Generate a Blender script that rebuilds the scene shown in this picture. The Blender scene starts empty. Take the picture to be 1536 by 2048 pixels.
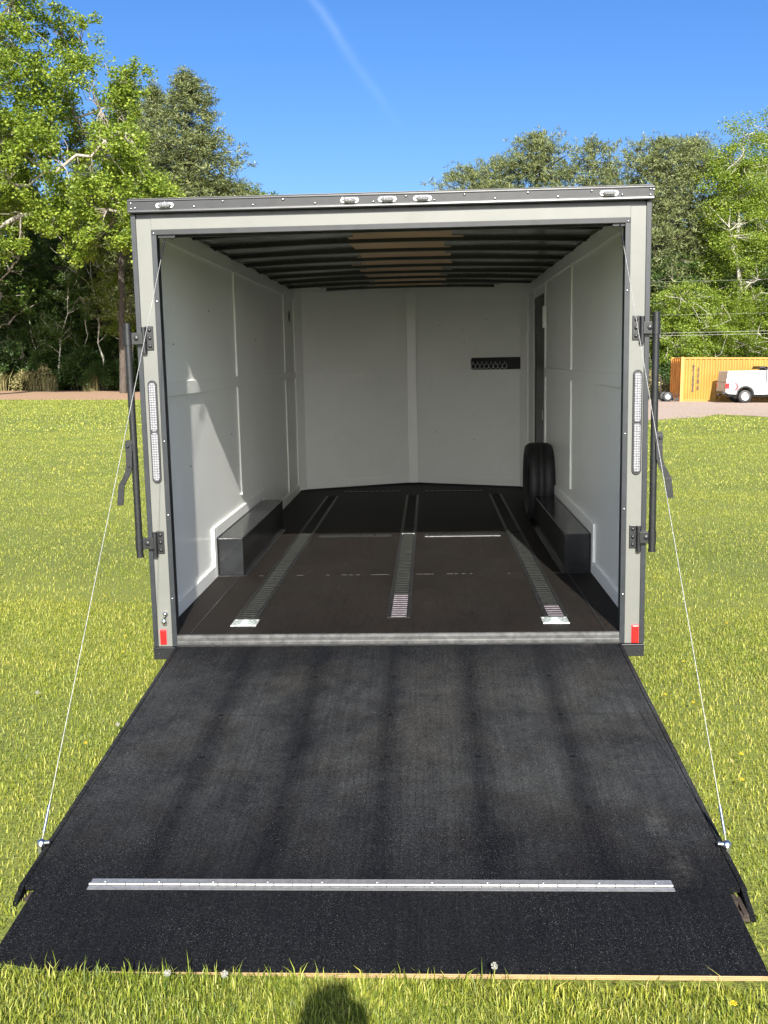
import bpy, bmesh, math, random
import numpy as np
from mathutils import Vector, Matrix, Quaternion
random.seed(7); rng = np.random.default_rng(11)
D = bpy.data; COL = bpy.context.scene.collection; SC = bpy.context.scene
rad = math.radians

# ------------------------------------------------------------ camera, sky, sun, exposure
cd = D.cameras.new('camera'); cam = D.objects.new('camera', cd); COL.objects.link(cam); SC.camera = cam
cam.matrix_world = Matrix(((0.999066,-0.0067,0.0427,0.1513),(0.0432,0.1389,-0.98935,-5.1354),(0.0007,0.99028,0.13909,1.6852),(0,0,0,1)))
_r = Vector((0.9990,0.0432,0.0009)).normalized(); _f = Vector((-0.0427,0.9893,-0.1393)).normalized()
_u = _r.cross(_f).normalized(); _r = _f.cross(_u).normalized()
cam.matrix_world = Matrix(((_r.x,_u.x,-_f.x,0.1513),(_r.y,_u.y,-_f.y,-5.1354),(_r.z,_u.z,-_f.z,1.6852),(0,0,0,1)))
cd.sensor_fit = 'VERTICAL'; cd.sensor_height = 36.0; cd.lens = 2027.07/2048*36.0
cd.clip_start = 0.02; cd.clip_end = 3000
SUN = Vector((-0.077,0.84,-0.537)).normalized()      # the way the light travels
sl = D.lights.new('sun','SUN'); sl.energy = 5.0; sl.angle = rad(0.53); sl.color = (1,0.955,0.88)
so = D.objects.new('sun', sl); COL.objects.link(so); so.rotation_euler = SUN.to_track_quat('-Z','Y').to_euler(); so.location = (0,-20,20)
w = D.worlds.new('World'); SC.world = w; w.use_nodes = True
nt = w.node_tree; N = nt.nodes; L = nt.links; N.clear()
sky = N.new('ShaderNodeTexSky'); sky.sky_type = 'NISHITA'; sky.sun_disc = False
sky.sun_elevation = math.asin(-SUN.z); sky.sun_rotation = math.atan2(-SUN.x, -SUN.y)
sky.air_density = 1.0; sky.dust_density = 1.6; sky.ozone_density = 2.5; sky.altitude = 200
bg = N.new('ShaderNodeBackground'); bg.inputs[1].default_value = 0.085; wo = N.new('ShaderNodeOutputWorld')
tc = N.new('ShaderNodeTexCoord')
def vm(op, a, b=None):
    n = N.new('ShaderNodeVectorMath'); n.operation = op
    L.new(a, n.inputs[0])
    if b is not None:
        if isinstance(b, (tuple, Vector)): n.inputs[1].default_value = tuple(b)
        else: L.new(b, n.inputs[1])
    return n
def mth(op, a, b=None, c=None):
    n = N.new('ShaderNodeMath'); n.operation = op
    for i, v in enumerate((a, b, c)):
        if v is None: continue
        if isinstance(v, (int, float)): n.inputs[i].default_value = v
        else: L.new(v, n.inputs[i])
    return n.outputs[0]
# a faint thin contrail drifting in the blue
ca = Vector((-0.098,0.944,0.315)).normalized(); cb = Vector((-0.041,0.970,0.238)).normalized(); cn = ca.cross(cb).normalized()
nz = N.new('ShaderNodeTexNoise'); nz.inputs['Scale'].default_value = 16; nz.inputs['Detail'].default_value = 5
L.new(tc.outputs['Generated'], nz.inputs['Vector'])
dn = mth('ADD', vm('DOT_PRODUCT', tc.outputs['Generated'], cn).outputs['Value'], mth('MULTIPLY', mth('SUBTRACT', nz.outputs['Fac'], .5), .012))
st = mth('EXPONENT', mth('MULTIPLY', mth('MULTIPLY', dn, dn), -1/(0.0042**2)))
zc = N.new('ShaderNodeSeparateXYZ'); L.new(tc.outputs['Generated'], zc.inputs[0])
mr = N.new('ShaderNodeMapRange'); mr.inputs[1].default_value = .215; mr.inputs[2].default_value = .30; L.new(zc.outputs[2], mr.inputs[0])
fac = mth('MULTIPLY', mth('MULTIPLY', st, mr.outputs[0]), mth('MULTIPLY', nz.outputs['Fac'], .12))
mx = N.new('ShaderNodeMixRGB'); L.new(fac, mx.inputs[0])
hs = N.new('ShaderNodeHueSaturation'); hs.inputs['Saturation'].default_value = 1.3; L.new(sky.outputs[0], hs.inputs['Color'])
tn = N.new('ShaderNodeMixRGB'); tn.blend_type = 'MULTIPLY'; tn.inputs[0].default_value = 1; L.new(hs.outputs[0], tn.inputs[1]); tn.inputs[2].default_value = (.65,.665,.82,1)
L.new(tn.outputs[0], mx.inputs[1]); mx.inputs[2].default_value = (7,8,9,1)
# broken sunlit cloud added to the unseen sky behind the camera, brightening the interior
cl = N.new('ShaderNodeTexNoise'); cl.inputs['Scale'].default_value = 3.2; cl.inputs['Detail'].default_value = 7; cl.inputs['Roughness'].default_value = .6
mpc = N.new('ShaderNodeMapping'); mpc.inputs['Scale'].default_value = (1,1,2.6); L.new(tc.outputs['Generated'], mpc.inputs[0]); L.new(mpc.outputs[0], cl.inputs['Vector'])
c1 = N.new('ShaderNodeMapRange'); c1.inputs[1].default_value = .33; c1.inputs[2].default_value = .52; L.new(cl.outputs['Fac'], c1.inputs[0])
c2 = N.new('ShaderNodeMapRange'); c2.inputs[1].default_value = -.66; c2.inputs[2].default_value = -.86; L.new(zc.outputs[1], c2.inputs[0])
fill_cloud = mth('MULTIPLY', c1.outputs[0], c2.outputs[0])
mc = N.new('ShaderNodeMixRGB'); L.new(fill_cloud, mc.inputs[0]); L.new(mx.outputs[0], mc.inputs[1]); mc.inputs[2].default_value = (24,24,23.3,1)
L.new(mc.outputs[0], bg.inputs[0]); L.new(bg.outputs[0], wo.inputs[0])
SC.view_settings.view_transform = 'Standard'; SC.view_settings.look = 'None'; SC.view_settings.gamma = 1
SC.view_settings.exposure = 1.42
SC.cycles.max_bounces = 10; SC.cycles.diffuse_bounces = 8; SC.cycles.transparent_max_bounces = 8

# ------------------------------------------------------------ material helpers
class Mt:
    def __init__(s, name):
        s.m = D.materials.new(name); s.m.use_nodes = True; s.t = s.m.node_tree; s.n = s.t.nodes; s.l = s.t.links
        s.b = s.n['Principled BSDF']; s.out = s.n['Material Output']
    def tex(s, coord='Object', scale=None):
        t = s.n.new('ShaderNodeTexCoord'); o = t.outputs[coord]
        if scale:
            mp = s.n.new('ShaderNodeMapping'); mp.inputs['Scale'].default_value = scale; s.l.new(o, mp.inputs[0]); o = mp.outputs[0]
        return o
    def noise(s, vec, sc, det=4, rough=.55, out='Fac'):
        n = s.n.new('ShaderNodeTexNoise'); n.inputs['Scale'].default_value = sc; n.inputs['Detail'].default_value = det; n.inputs['Roughness'].default_value = rough
        s.l.new(vec, n.inputs['Vector']); return n.outputs[out]
    def ramp(s, f, stops):
        r = s.n.new('ShaderNodeValToRGB'); e = r.color_ramp.elements
        while len(e) < len(stops): e.new(.5)
        for i, (p, c) in enumerate(stops):
            e[i].position = p; e[i].color = (*c, 1) if isinstance(c, tuple) else (c, c, c, 1)
        s.l.new(f, r.inputs[0]); return r.outputs[0]
    def mix(s, f, a, b, mode='MIX'):
        n = s.n.new('ShaderNodeMixRGB'); n.blend_type = mode
        for i, v in enumerate((f, a, b)):
            if isinstance(v, (int, float)): n.inputs[i].default_value = v if i == 0 else (v, v, v, 1)
            elif isinstance(v, tuple): n.inputs[i].default_value = (*v, 1)
            else: s.l.new(v, n.inputs[i])
        return n.outputs[0]
    def math(s, op, a, b=None, c=None):
        n = s.n.new('ShaderNodeMath'); n.operation = op
        for i, v in enumerate((a, b, c)):
            if v is None: continue
            if isinstance(v, (int, float)): n.inputs[i].default_value = v
            else: s.l.new(v, n.inputs[i])
        return n.outputs[0]
    def sep(s, v):
        n = s.n.new('ShaderNodeSeparateXYZ'); s.l.new(v, n.inputs[0]); return n.outputs
    def col(s, c):
        if isinstance(c, tuple): s.b.inputs['Base Color'].default_value = (*c, 1)
        else: s.l.new(c, s.b.inputs['Base Color'])
        return s
    def rough(s, r):
        if isinstance(r, (int, float)): s.b.inputs['Roughness'].default_value = r
        else: s.l.new(r, s.b.inputs['Roughness'])
        return s
    def bump(s, h, dist=.002, st=.6):
        b = s.n.new('ShaderNodeBump'); b.inputs['Distance'].default_value = dist; b.inputs['Strength'].default_value = st
        s.l.new(h, b.inputs['Height']); s.l.new(b.outputs[0], s.b.inputs['Normal']); return s
def simple(name, c, r=.5, metal=0, var=.12, nsc=9, bump=0, bsc=60, spec=None):
    k = Mt(name); v = k.tex(); n = k.noise(v, nsc, 5)
    k.col(k.mix(1.0, k.ramp(n, [(.3, 1-var), (.7, 1+var)]), c, 'MULTIPLY')).b.inputs['Metallic'].default_value = metal
    n2 = k.noise(v, nsc*4, 3); k.rough(k.math('MULTIPLY_ADD', n2, .25, r-.12))
    if bump: k.bump(k.noise(v, bsc, 4), bump)
    if spec is not None: k.b.inputs['Specular IOR Level'].default_value = spec
    return k.m
M = {}
M['pewter'] = simple('pewter_painted_metal', (.122,.124,.112), .38, 0, .05, 3)
M['charcoal'] = simple('charcoal_trim', (.014,.0165,.02), .42, 0, .12, 5)
M['blackmetal'] = simple('black_powder_coat', (.009,.0095,.0105), .42, 0, .2, 14, .0006, 200)
M['header'] = simple('dark_grey_header', (.011,.012,.014), .4, .1, .15, 4)
M['steel'] = simple('bright_steel', (.55,.56,.57), .3, 1, .12, 30)
M['zinc'] = simple('galvanised_plate', (.62,.68,.66), .38, .7, .25, 60)
M['alu'] = simple('aluminium_hinge', (.34,.34,.335), .38, .7, .15, 60)
M['rubber'] = simple('tyre_rubber', (.014,.014,.015), .6, 0, .2, 20, .001, 120)
M['glintrung'] = simple('near_rung_glint', (.11,.095,.105), .6, 0, .3, 50, spec=.15)  # track rungs nearest the opening: their glint is put in as paler colour
M['pit'] = simple('dark_screw_recess', (.006,.006,.007), .95, 0, .1, 50, spec=.05)
M['ply'] = simple('tan_plywood', (.62,.42,.24), .6, 0, .18, 2)
M['lining'] = simple('black_ceiling_film', (.11,.115,.11), .2, 0, .3, 3, .004, 2.2)
M['red'] = simple('red_lens', (.75,.012,.012), .25, 0, .1, 40)
M['mesh'] = simple('cable_steel', (.42,.42,.39), .4, .5, .35, 90)
M['wire'] = simple('weathered_wire', (.28,.28,.26), .6, .2, .1, 9)
M['rim'] = simple('silver_rim', (.6,.6,.6), .35, .6, .08, 20)
M['white'] = simple('white_vehicle_paint', (.42,.42,.42), .25, 0, .03, 2)
M['glassd'] = simple('dark_window_glass', (.02,.025,.03), .08, 0, .1, 2)
M['orange'] = simple('faded_orange_steel', (.62,.25,.05), .55, 0, .2, 2)
M['rust'] = simple('rusty_steel', (.035,.024,.018), .8, 0, .5, 12, .002, 60)
M['redgraphic'] = simple('red_decal', (.6,.05,.06), .4, 0, .05, 5)
M['ink'] = simple('black_lettering', (.03,.03,.03), .6, 0, .1, 5)
M['greytext'] = simple('grey_lettering', (.3,.32,.34), .6, 0, .1, 5)
def clearlens():
    k = Mt('clear_led_lens'); v = k.tex()
    vo = k.n.new('ShaderNodeTexVoronoi'); vo.inputs['Scale'].default_value = 80; vo.inputs['Randomness'].default_value = .12; k.l.new(v, vo.inputs[0])
    k.col(k.ramp(vo.outputs['Distance'], [(.08, (.12,.12,.11)), (.2, (.3,.3,.315)), (.5, (.2,.2,.215)), (.66, (.1,.1,.105))])).rough(.12)
    k.b.inputs['Metallic'].default_value = .25; k.bump(vo.outputs['Distance'], .004, .9); return k.m
M['lens'] = clearlens()
def whitewall():
    k = Mt('white_painted_plywood'); v = k.tex(); n = k.noise(v, 1.4, 5); st = k.noise(k.tex('Object', (26,26,1.6)), 3, 5, .7)
    c = k.mix(1.0, k.ramp(n, [(.3, (.83,.84,.805)), (.7, (.89,.9,.865))]), k.ramp(st, [(.3,.965),(.6,1.0)]), 'MULTIPLY')
    sc = k.ramp(k.noise(v, 30, 6, .75), [(.71,0),(.76,1)]); c = k.mix(k.math('MULTIPLY', sc, .1), c, (.62,.62,.6))
    k.col(c).rough(k.math('MULTIPLY_ADD', n, .25, .22)); h = k.math('ADD', k.math('MULTIPLY', st, .6), k.math('MULTIPLY', k.noise(v, 160, 3), .5))
    k.bump(h, .0011, .55); return k.m
M['wall'] = whitewall()
def grit(name, base, dust, brown, ramp_marks=False, spec=.03):
    k = Mt(name); v = k.tex()
    big = k.noise(v, 1.7, 8, .7); mid = k.noise(v, 6.5, 9, .82); fine = k.noise(v, 330, 3, .7); fl = k.noise(v, 95, 2, .5)
    dm = k.ramp(k.math('MULTIPLY_ADD', mid, .55, k.math('MULTIPLY', big, .55)), [(.33,0),(.8,1)])
    if ramp_marks:
        x, y, z = k.sep(v)
        # five darker bands where the door's ribs press against the skin, and a chalky streak near the right edge
        d = None
        for xc in (-.75,-.375,0,.365,.74):
            g = k.math('EXPONENT', k.math('MULTIPLY', k.math('POWER', k.math('SUBTRACT', k.math('MULTIPLY_ADD', big, .05, x), xc+.025), 2.0), -330.0))
            d = g if d is None else k.math('ADD', d, g)
        dm = k.math('MULTIPLY', dm, k.math('SUBTRACT', 1.0, k.math('MINIMUM', k.math('MULTIPLY', d, .6), .6)))
        yr = k.n.new('ShaderNodeMapRange'); yr.inputs[1].default_value = -2.1; yr.inputs[2].default_value = -1.45; k.l.new(y, yr.inputs[0])
        yr2 = k.n.new('ShaderNodeMapRange'); yr2.inputs[1].default_value = -.03; yr2.inputs[2].default_value = -.6; k.l.new(y, yr2.inputs[0])
        dm = k.math('MULTIPLY', dm, k.math('MULTIPLY_ADD', k.math('MULTIPLY', yr.outputs[0], yr2.outputs[0]), .85, .25))
        s1 = k.math('EXPONENT', k.math('MULTIPLY', k.math('POWER', k.math('SUBTRACT', k.math('MULTIPLY_ADD', mid, .12, x), 1.03), 2.0), -260.0))
        s1 = k.math('MULTIPLY', s1, k.ramp(k.noise(v, 3.6, 8, .8), [(.38,0),(.72,1)]))
        dm = k.math('MAXIMUM', dm, k.math('MULTIPLY', s1, 1.2))
    c = k.mix(k.math('MINIMUM', k.math('MULTIPLY', dm, .9), 2.2), base, k.mix(k.ramp(k.noise(v, 3.1, 3), [(.45,0),(.6,1)]), dust, brown))
    c = k.mix(1.0, c, k.ramp(fine, [(.3,.3),(.72,2.0)]), 'MULTIPLY')
    gr = k.noise(v, 125, 3, .75); c = k.mix(1.0, c, k.ramp(gr, [(.34,.6),(.66,1.4)]), 'MULTIPLY')
    wv = k.noise(k.tex('Object',(60,1.5,1)), 1.2, 3, .7); c = k.mix(1.0, c, k.ramp(wv, [(.3,.8),(.7,1.2)]), 'MULTIPLY')
    sp = k.ramp(k.noise(v, 330, 1, .4), [(.68,0),(.72,1)])
    spm = k.math('MULTIPLY', sp, k.math('MULTIPLY_ADD', k.ramp(k.noise(v, 2.2, 3), [(.4,0),(.6,1)]), .45, .25))
    c = k.mix(spm, c, (.13,.13,.125))
    chip = k.ramp(k.noise(v, 60, 3, .7), [(.775,0),(.795,1)]); c = k.mix(k.math('MULTIPLY', chip, .35), c, (.2,.195,.18))
    scr = k.ramp(k.noise(k.tex('Object',(1.2,14,1)), 7, 5, .75), [(.72,0),(.77,1)]); c = k.mix(k.math('MULTIPLY', scr, .18), c, dust)
    k.col(c).rough(k.math('MULTIPLY_ADD', fl, .25, .5)); k.b.inputs['Specular IOR Level'].default_value = spec
    k.bump(k.math('ADD', fine, k.math('MULTIPLY', fl, .8)), .0022, .8); return k.m
M['floor'] = grit('black_grit_floor_paint', (.0042,.0034,.0029), (.012,.0098,.0085), (.0125,.0088,.0068), spec=.16)
M['ramp'] = grit('black_grit_ramp_paint', (.0035,.0039,.0052), (.042,.0435,.043), (.038,.037,.034), True)
M['flap'] = grit('black_grit_flap_paint', (.0045,.005,.0065), (.0105,.0108,.011), (.0095,.0097,.0100))
M['gloss'] = simple('gloss_black_steel_box', (.012,.013,.014), .2, 0, .3, 6)
def plyedge():
    k = Mt('raw_plywood_edge'); v = k.tex(); z = k.sep(v)[2]
    b = k.ramp(k.math('FRACT', k.math('MULTIPLY', z, 170.0)), [(.2,(.29,.19,.085)),(.55,(.36,.25,.125)),(.9,(.15,.085,.035))])
    k.col(k.mix(.3, b, k.ramp(k.noise(k.tex('Object',(3,30,90)), 6, 4), [(.3,(.22,.13,.055)),(.7,(.42,.31,.17))]))).rough(.8); return k.m
M['plyedge'] = plyedge()
def yellow():
    k = Mt('yellow_container_paint'); v = k.tex(); n = k.noise(v, .8, 5); st = k.noise(k.tex('Object',(6,6,.5)), 2, 5, .7)
    c = k.ramp(n, [(.3,(.24,.125,.013)),(.7,(.30,.165,.02))]); c = k.mix(k.ramp(st,[(.62,0),(.75,.6)]), c, (.42,.2,.05))
    k.col(c).rough(.5); return k.m
M['yellow'] = yellow()
def foliage(name, stops, trans=.35, tcol=(.35,.5,.05), rough=.45, patch=None):
    k = Mt(name); g = k.n.new('ShaderNodeNewGeometry'); c = k.ramp(g.outputs['Random Per Island'], stops)
    if patch:
        v = k.tex(); a = k.ramp(k.noise(v, .9, 5, .65), [(.36,0),(.62,1)]); b = k.ramp(k.noise(v, 4.5, 4, .7), [(.5,0),(.68,1)])
        c = k.mix(1.0, c, k.mix(a, patch[0], patch[1]), 'MULTIPLY'); c = k.mix(k.math('MULTIPLY', b, .35), c, patch[2])
    k.col(c).rough(rough); k.b.inputs['Specular IOR Level'].default_value = .35
    tr = k.n.new('ShaderNodeBsdfTranslucent'); k.l.new(k.mix(.55, c, tcol), tr.inputs[0])
    ms = k.n.new('ShaderNodeMixShader'); ms.inputs[0].default_value = trans
    k.l.new(k.b.outputs[0], ms.inputs[1]); k.l.new(tr.outputs[0], ms.inputs[2]); k.l.new(ms.outputs[0], k.out.inputs[0]); return k.m
M['leaf_bright'] = foliage('bright_spring_leaves', [(0,(.06,.105,.014)),(.45,(.14,.20,.024)),(1,(.29,.345,.05))], .4, (.42,.55,.05))
M['leaf_mid'] = foliage('mid_green_leaves', [(0,(.03,.06,.013)),(.5,(.055,.10,.02)),(1,(.12,.17,.03))], .32, (.25,.4,.05))
M['leaf_dark'] = foliage('dull_understory_leaves', [(0,(.02,.045,.012)),(.6,(.04,.075,.018)),(1,(.09,.13,.03))], .25, (.15,.25,.04))
M['needle'] = foliage('pine_needles', [(0,(.05,.068,.026)),(.5,(.10,.125,.042)),(1,(.21,.225,.08))], .15, (.2,.22,.06), .5)
M['grass'] = foliage('lawn_grass', [(0,(.075,.11,.014)),(.35,(.16,.195,.02)),(.7,(.26,.28,.035)),(.9,(.36,.34,.06)),(1,(.44,.38,.13))], .3, (.4,.46,.02), .5, ((.86,.96,.9),(1.22,1.18,1.1),(.24,.22,.07)))
M['dry'] = foliage('dry_broom_grass', [(0,(.14,.12,.05)),(.6,(.22,.2,.08)),(1,(.32,.28,.13))], .2, (.3,.28,.1), .6)
def bark(name, a, b):
    k = Mt(name); v = k.tex('Object',(1,1,.25)); n = k.noise(v, 9, 6, .7)
    k.col(k.ramp(n, [(.35,a),(.65,b)])).rough(.9); k.bump(n, .03, .8); return k.m
M['bark_grey'] = bark('grey_bark', (.13,.11,.09), (.36,.32,.27))
M['bark_dark'] = bark('dark_pine_bark', (.028,.022,.018), (.085,.065,.05))
M['bark_pale'] = bark('pale_bark', (.24,.22,.18), (.5,.47,.4))
def ground():
    k = Mt('lawn_soil_and_turf'); v = k.tex(); n1 = k.noise(v, .35, 4); n2 = k.noise(v, 3, 6, .7); n3 = k.noise(v, 38, 4, .75)
    c = k.ramp(n3, [(.3,(.035,.048,.007)),(.5,(.11,.135,.015)),(.72,(.23,.25,.03))])
    c = k.mix(k.ramp(n1,[(.38,0),(.64,.55)]), c, (.19,.21,.022)); c = k.mix(k.ramp(n2,[(.6,0),(.78,.5)]), c, (.2,.17,.07))
    vx = k.noise(v, .16, 3, .5); c = k.mix(k.ramp(vx,[(.71,0),(.76,.8)]), c, (.34,.18,.09))
    k.col(c).rough(.95); k.bump(n3, .03, .8); return k.m
M['ground'] = ground()
def road():
    k = Mt('clay_and_gravel'); v = k.tex(); n = k.noise(v, .25, 5, .65); f = k.noise(v, 9, 5, .8)
    x = k.sep(v)[0]; xr = k.n.new('ShaderNodeMapRange'); xr.inputs[1].default_value = -8; xr.inputs[2].default_value = 8; k.l.new(x, xr.inputs[0])
    a = k.ramp(f, [(.3,(.2,.115,.06)),(.7,(.34,.22,.13))]); g = k.ramp(f, [(.3,(.23,.165,.125)),(.7,(.40,.315,.25))])
    c = k.mix(k.math('MULTIPLY', xr.outputs[0], k.ramp(n,[(.3,.55),(.5,1)])), a, g)
    c = k.mix(k.ramp(k.noise(v,1.1,5,.7),[(.62,0),(.72,.6)]), c, (.2,.22,.06))
    k.col(c).rough(.95); k.bump(f, .04, .7); return k.m
M['road'] = road()

# ------------------------------------------------------------ mesh helpers
class MB:
    def __init__(s): s.v = []; s.f = []; s.sm = []; s.mi = []
    def add(s, vs, fs, smooth=False, mi=0):
        b = len(s.v); s.v += [tuple(p) for p in vs]
        for f in fs: s.f.append([b+i for i in f]); s.sm.append(smooth); s.mi.append(mi)
        return s
    def box(s, x0, x1, y0, y1, z0, z1, mi=0):
        return s.add([(x0,y0,z0),(x1,y0,z0),(x1,y1,z0),(x0,y1,z0),(x0,y0,z1),(x1,y0,z1),(x1,y1,z1),(x0,y1,z1)],
              [(0,3,2,1),(4,5,6,7),(0,1,5,4),(1,2,6,5),(2,3,7,6),(3,0,4,7)], False, mi)
    def hexa(s, b, t):     # four base corners, four top corners
        return s.add(list(b)+list(t), [(0,3,2,1),(4,5,6,7),(0,1,5,4),(1,2,6,5),(2,3,7,6),(3,0,4,7)])
    def tube(s, pts, r, n=10, cap=True, mi=0):
        pts = [Vector(p) for p in pts]; rs = r if isinstance(r, (list, tuple)) else [r]*len(pts)
        vs = []; prev = None
        for i, p in enumerate(pts):
            d = (pts[min(i+1,len(pts)-1)]-pts[max(i-1,0)]).normalized()
            a = prev if prev is not None else (Vector((0,0,1)) if abs(d.z) < .9 else Vector((1,0,0)))
            u = (a - d*a.dot(d)).normalized(); q = d.cross(u); prev = u
            for j in range(n):
                t = 2*math.pi*j/n; vs.append(p + (u*math.cos(t)+q*math.sin(t))*rs[i])
        fs = [(i*n+j, i*n+(j+1)%n, (i+1)*n+(j+1)%n, (i+1)*n+j) for i in range(len(pts)-1) for j in range(n)]
        s.add(vs, fs, True, mi)
        if cap:
            s.add(vs[:n], [tuple(reversed(range(n)))], False, mi); s.add(vs[-n:], [tuple(range(n))], False, mi)
        return s
    def prism(s, poly, a, b, axis='x', mi=0):      # poly in the other two axes, extruded from a to b
        def P(u, v, w): return {'x': (w,u,v), 'y': (u,w,v), 'z': (u,v,w)}[axis]
        n = len(poly); vs = [P(u,v,a) for u,v in poly]+[P(u,v,b) for u,v in poly]
        fs = [tuple(range(n)), tuple(range(2*n-1,n-1,-1))]+[(i,(i+1)%n,n+(i+1)%n,n+i) for i in range(n)]
        return s.add(vs, fs, False, mi)
    def lathe(s, prof, c, axis='x', n=32, mi=0):   # prof: (offset along the axis, radius)
        vs = []
        for (o, r) in prof:
            for j in range(n):
                t = 2*math.pi*j/n; a, b = r*math.cos(t), r*math.sin(t)
                vs.append({'x': (c[0]+o,c[1]+a,c[2]+b), 'y': (c[0]+a,c[1]+o,c[2]+b), 'z': (c[0]+a,c[1]+b,c[2]+o)}[axis])
        m = len(prof); fs = [(i*n+j, i*n+(j+1)%n, (i+1)*n+(j+1)%n, (i+1)*n+j) for i in range(m-1) for j in range(n)]
        return s.add(vs, fs, True, mi)
    def ball(s, c, r, n=10, mi=0, sc=(1,1,1)):
        vs = []; fs = []
        for i in range(n+1):
            for j in range(2*n):
                a = math.pi*i/n; b = math.pi*j/n
                vs.append((c[0]+r*sc[0]*math.sin(a)*math.cos(b), c[1]+r*sc[1]*math.sin(a)*math.sin(b), c[2]+r*sc[2]*math.cos(a)))
        for i in range(n):
            for j in range(2*n): fs.append((i*2*n+j, (i+1)*2*n+j, (i+1)*2*n+(j+1)%(2*n), i*2*n+(j+1)%(2*n)))
        return s.add(vs, fs, True, mi)
    def build(s, name, mat, parent=None, off=(0,0,0), bevel=0, label=None):
        me = D.meshes.new(name); me.from_pydata([(a-off[0],b-off[1],c-off[2]) for a,b,c in s.v], [], s.f)
        mats = mat if isinstance(mat, (list, tuple)) else [mat]
        for m_ in mats: me.materials.append(m_)
        me.polygons.foreach_set('use_smooth', s.sm); me.polygons.foreach_set('material_index', s.mi)
        bm = bmesh.new(); bm.from_mesh(me); bmesh.ops.recalc_face_normals(bm, faces=bm.faces); bm.to_mesh(me); bm.free()
        o = D.objects.new(name, me); COL.objects.link(o); o.parent = parent
        if bevel:
            b = o.modifiers.new('bevel','BEVEL'); b.width = bevel; b.segments = 2; b.limit_method = 'ANGLE'; b.angle_limit = rad(50)
        if label: o['label'] = label
        return o
def split_mb(mb):
    par = list(range(len(mb.v)))
    def fd(a):
        while par[a] != a: par[a] = par[par[a]]; a = par[a]
        return a
    key = {}
    for i, v in enumerate(mb.v):
        k = (round(v[0],5),round(v[1],5),round(v[2],5))
        if k in key: par[fd(i)] = fd(key[k])
        else: key[k] = i
    for f in mb.f:
        for q in f[1:]: par[fd(q)] = fd(f[0])
    groups = {}
    for fi, f in enumerate(mb.f): groups.setdefault(fd(f[0]), []).append(fi)
    out = []
    for g_ in groups.values():
        n = MB(); mp = {}
        for fi in g_:
            for q in mb.f[fi]:
                if q not in mp: mp[q] = len(n.v); n.v.append(mb.v[q])
            n.f.append([mp[q] for q in mb.f[fi]]); n.sm.append(mb.sm[fi]); n.mi.append(mb.mi[fi])
        out.append(n)
    return out
def tag(o, label=None, cat=None, group=None, kind=None):
    if label: o['label'] = label
    if cat: o['category'] = cat
    if group: o['group'] = group
    if kind: o['kind'] = kind
    return o
def empty(name, loc=(0,0,0), rot=None):
    o = D.objects.new(name, None); COL.objects.link(o); o.location = loc; o.empty_display_size = .2
    if rot is not None: o.rotation_euler = rot
    return o
def copy_tree(o, parent=None):
    c = o.copy(); COL.objects.link(c); c.parent = parent
    for ch in list(o.children): copy_tree(ch, c)
    return c
def npmesh(name, verts, nper, faces_per, mat, parent=None, smooth=False):
    """verts: (K*nper,3); faces_per: list of index tuples inside one element, repeated K times"""
    K = len(verts)//nper; me = D.meshes.new(name)
    me.vertices.add(len(verts)); me.vertices.foreach_set('co', np.asarray(verts, dtype=np.float32).ravel())
    ls = []; lt = []
    base = (np.arange(K)*nper)[:,None]
    lens = [len(f) for f in faces_per]; allidx = np.concatenate([np.array(f) for f in faces_per])
    loops = (base+allidx[None,:]).ravel()
    me.loops.add(len(loops)); me.loops.foreach_set('vertex_index', loops.astype(np.int32))
    tot = np.tile(np.array(lens), K); start = np.concatenate([[0], np.cumsum(tot)[:-1]])
    me.polygons.add(len(tot)); me.polygons.foreach_set('loop_start', start.astype(np.int32)); me.polygons.foreach_set('loop_total', tot.astype(np.int32))
    me.update(calc_edges=True); me.materials.append(mat)
    if smooth: me.polygons.foreach_set('use_smooth', np.ones(len(tot), bool))
    o = D.objects.new(name, me); COL.objects.link(o); o.parent = parent; return o

# ------------------------------------------------------------ the setting: ground and road
def ragged(pts, amp, step=1.0):
    out = []
    for i in range(len(pts)):
        a = Vector(pts[i]); b = Vector(pts[(i+1)%len(pts)]); n = max(1, int((b-a).length/step))
        for k in range(n):
            p = a.lerp(b, k/n); out.append((p.x+random.uniform(-amp,amp), p.y+random.uniform(-amp,amp)))
    return out
g = MB(); nx, ny = 60, 60
g.add([(-900,-300,0),(900,-300,0),(900,1500,0),(-900,1500,0)], [(0,1,2,3)])
go = g.build('ground', M['ground']); tag(go, kind='structure')
poly = ragged([(-90,51.5),(-30,50),(-22,50.3),(-14,51),(-4,44),(3,31),(8,29.6),(9.6,31.5),(11.4,34),(12.4,31.2),(15,29.5),(40,27),(70,27),(70,60),(20,56),(6,58),(-10,74),(-30,80),(-90,84)], .35, 1.1)
r_ = MB(); r_.add([(x,y,.004) for x,y in poly], [tuple(range(len(poly)))]); ro = r_.build('dirt_road', M['road']); tag(ro, kind='structure')

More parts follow.
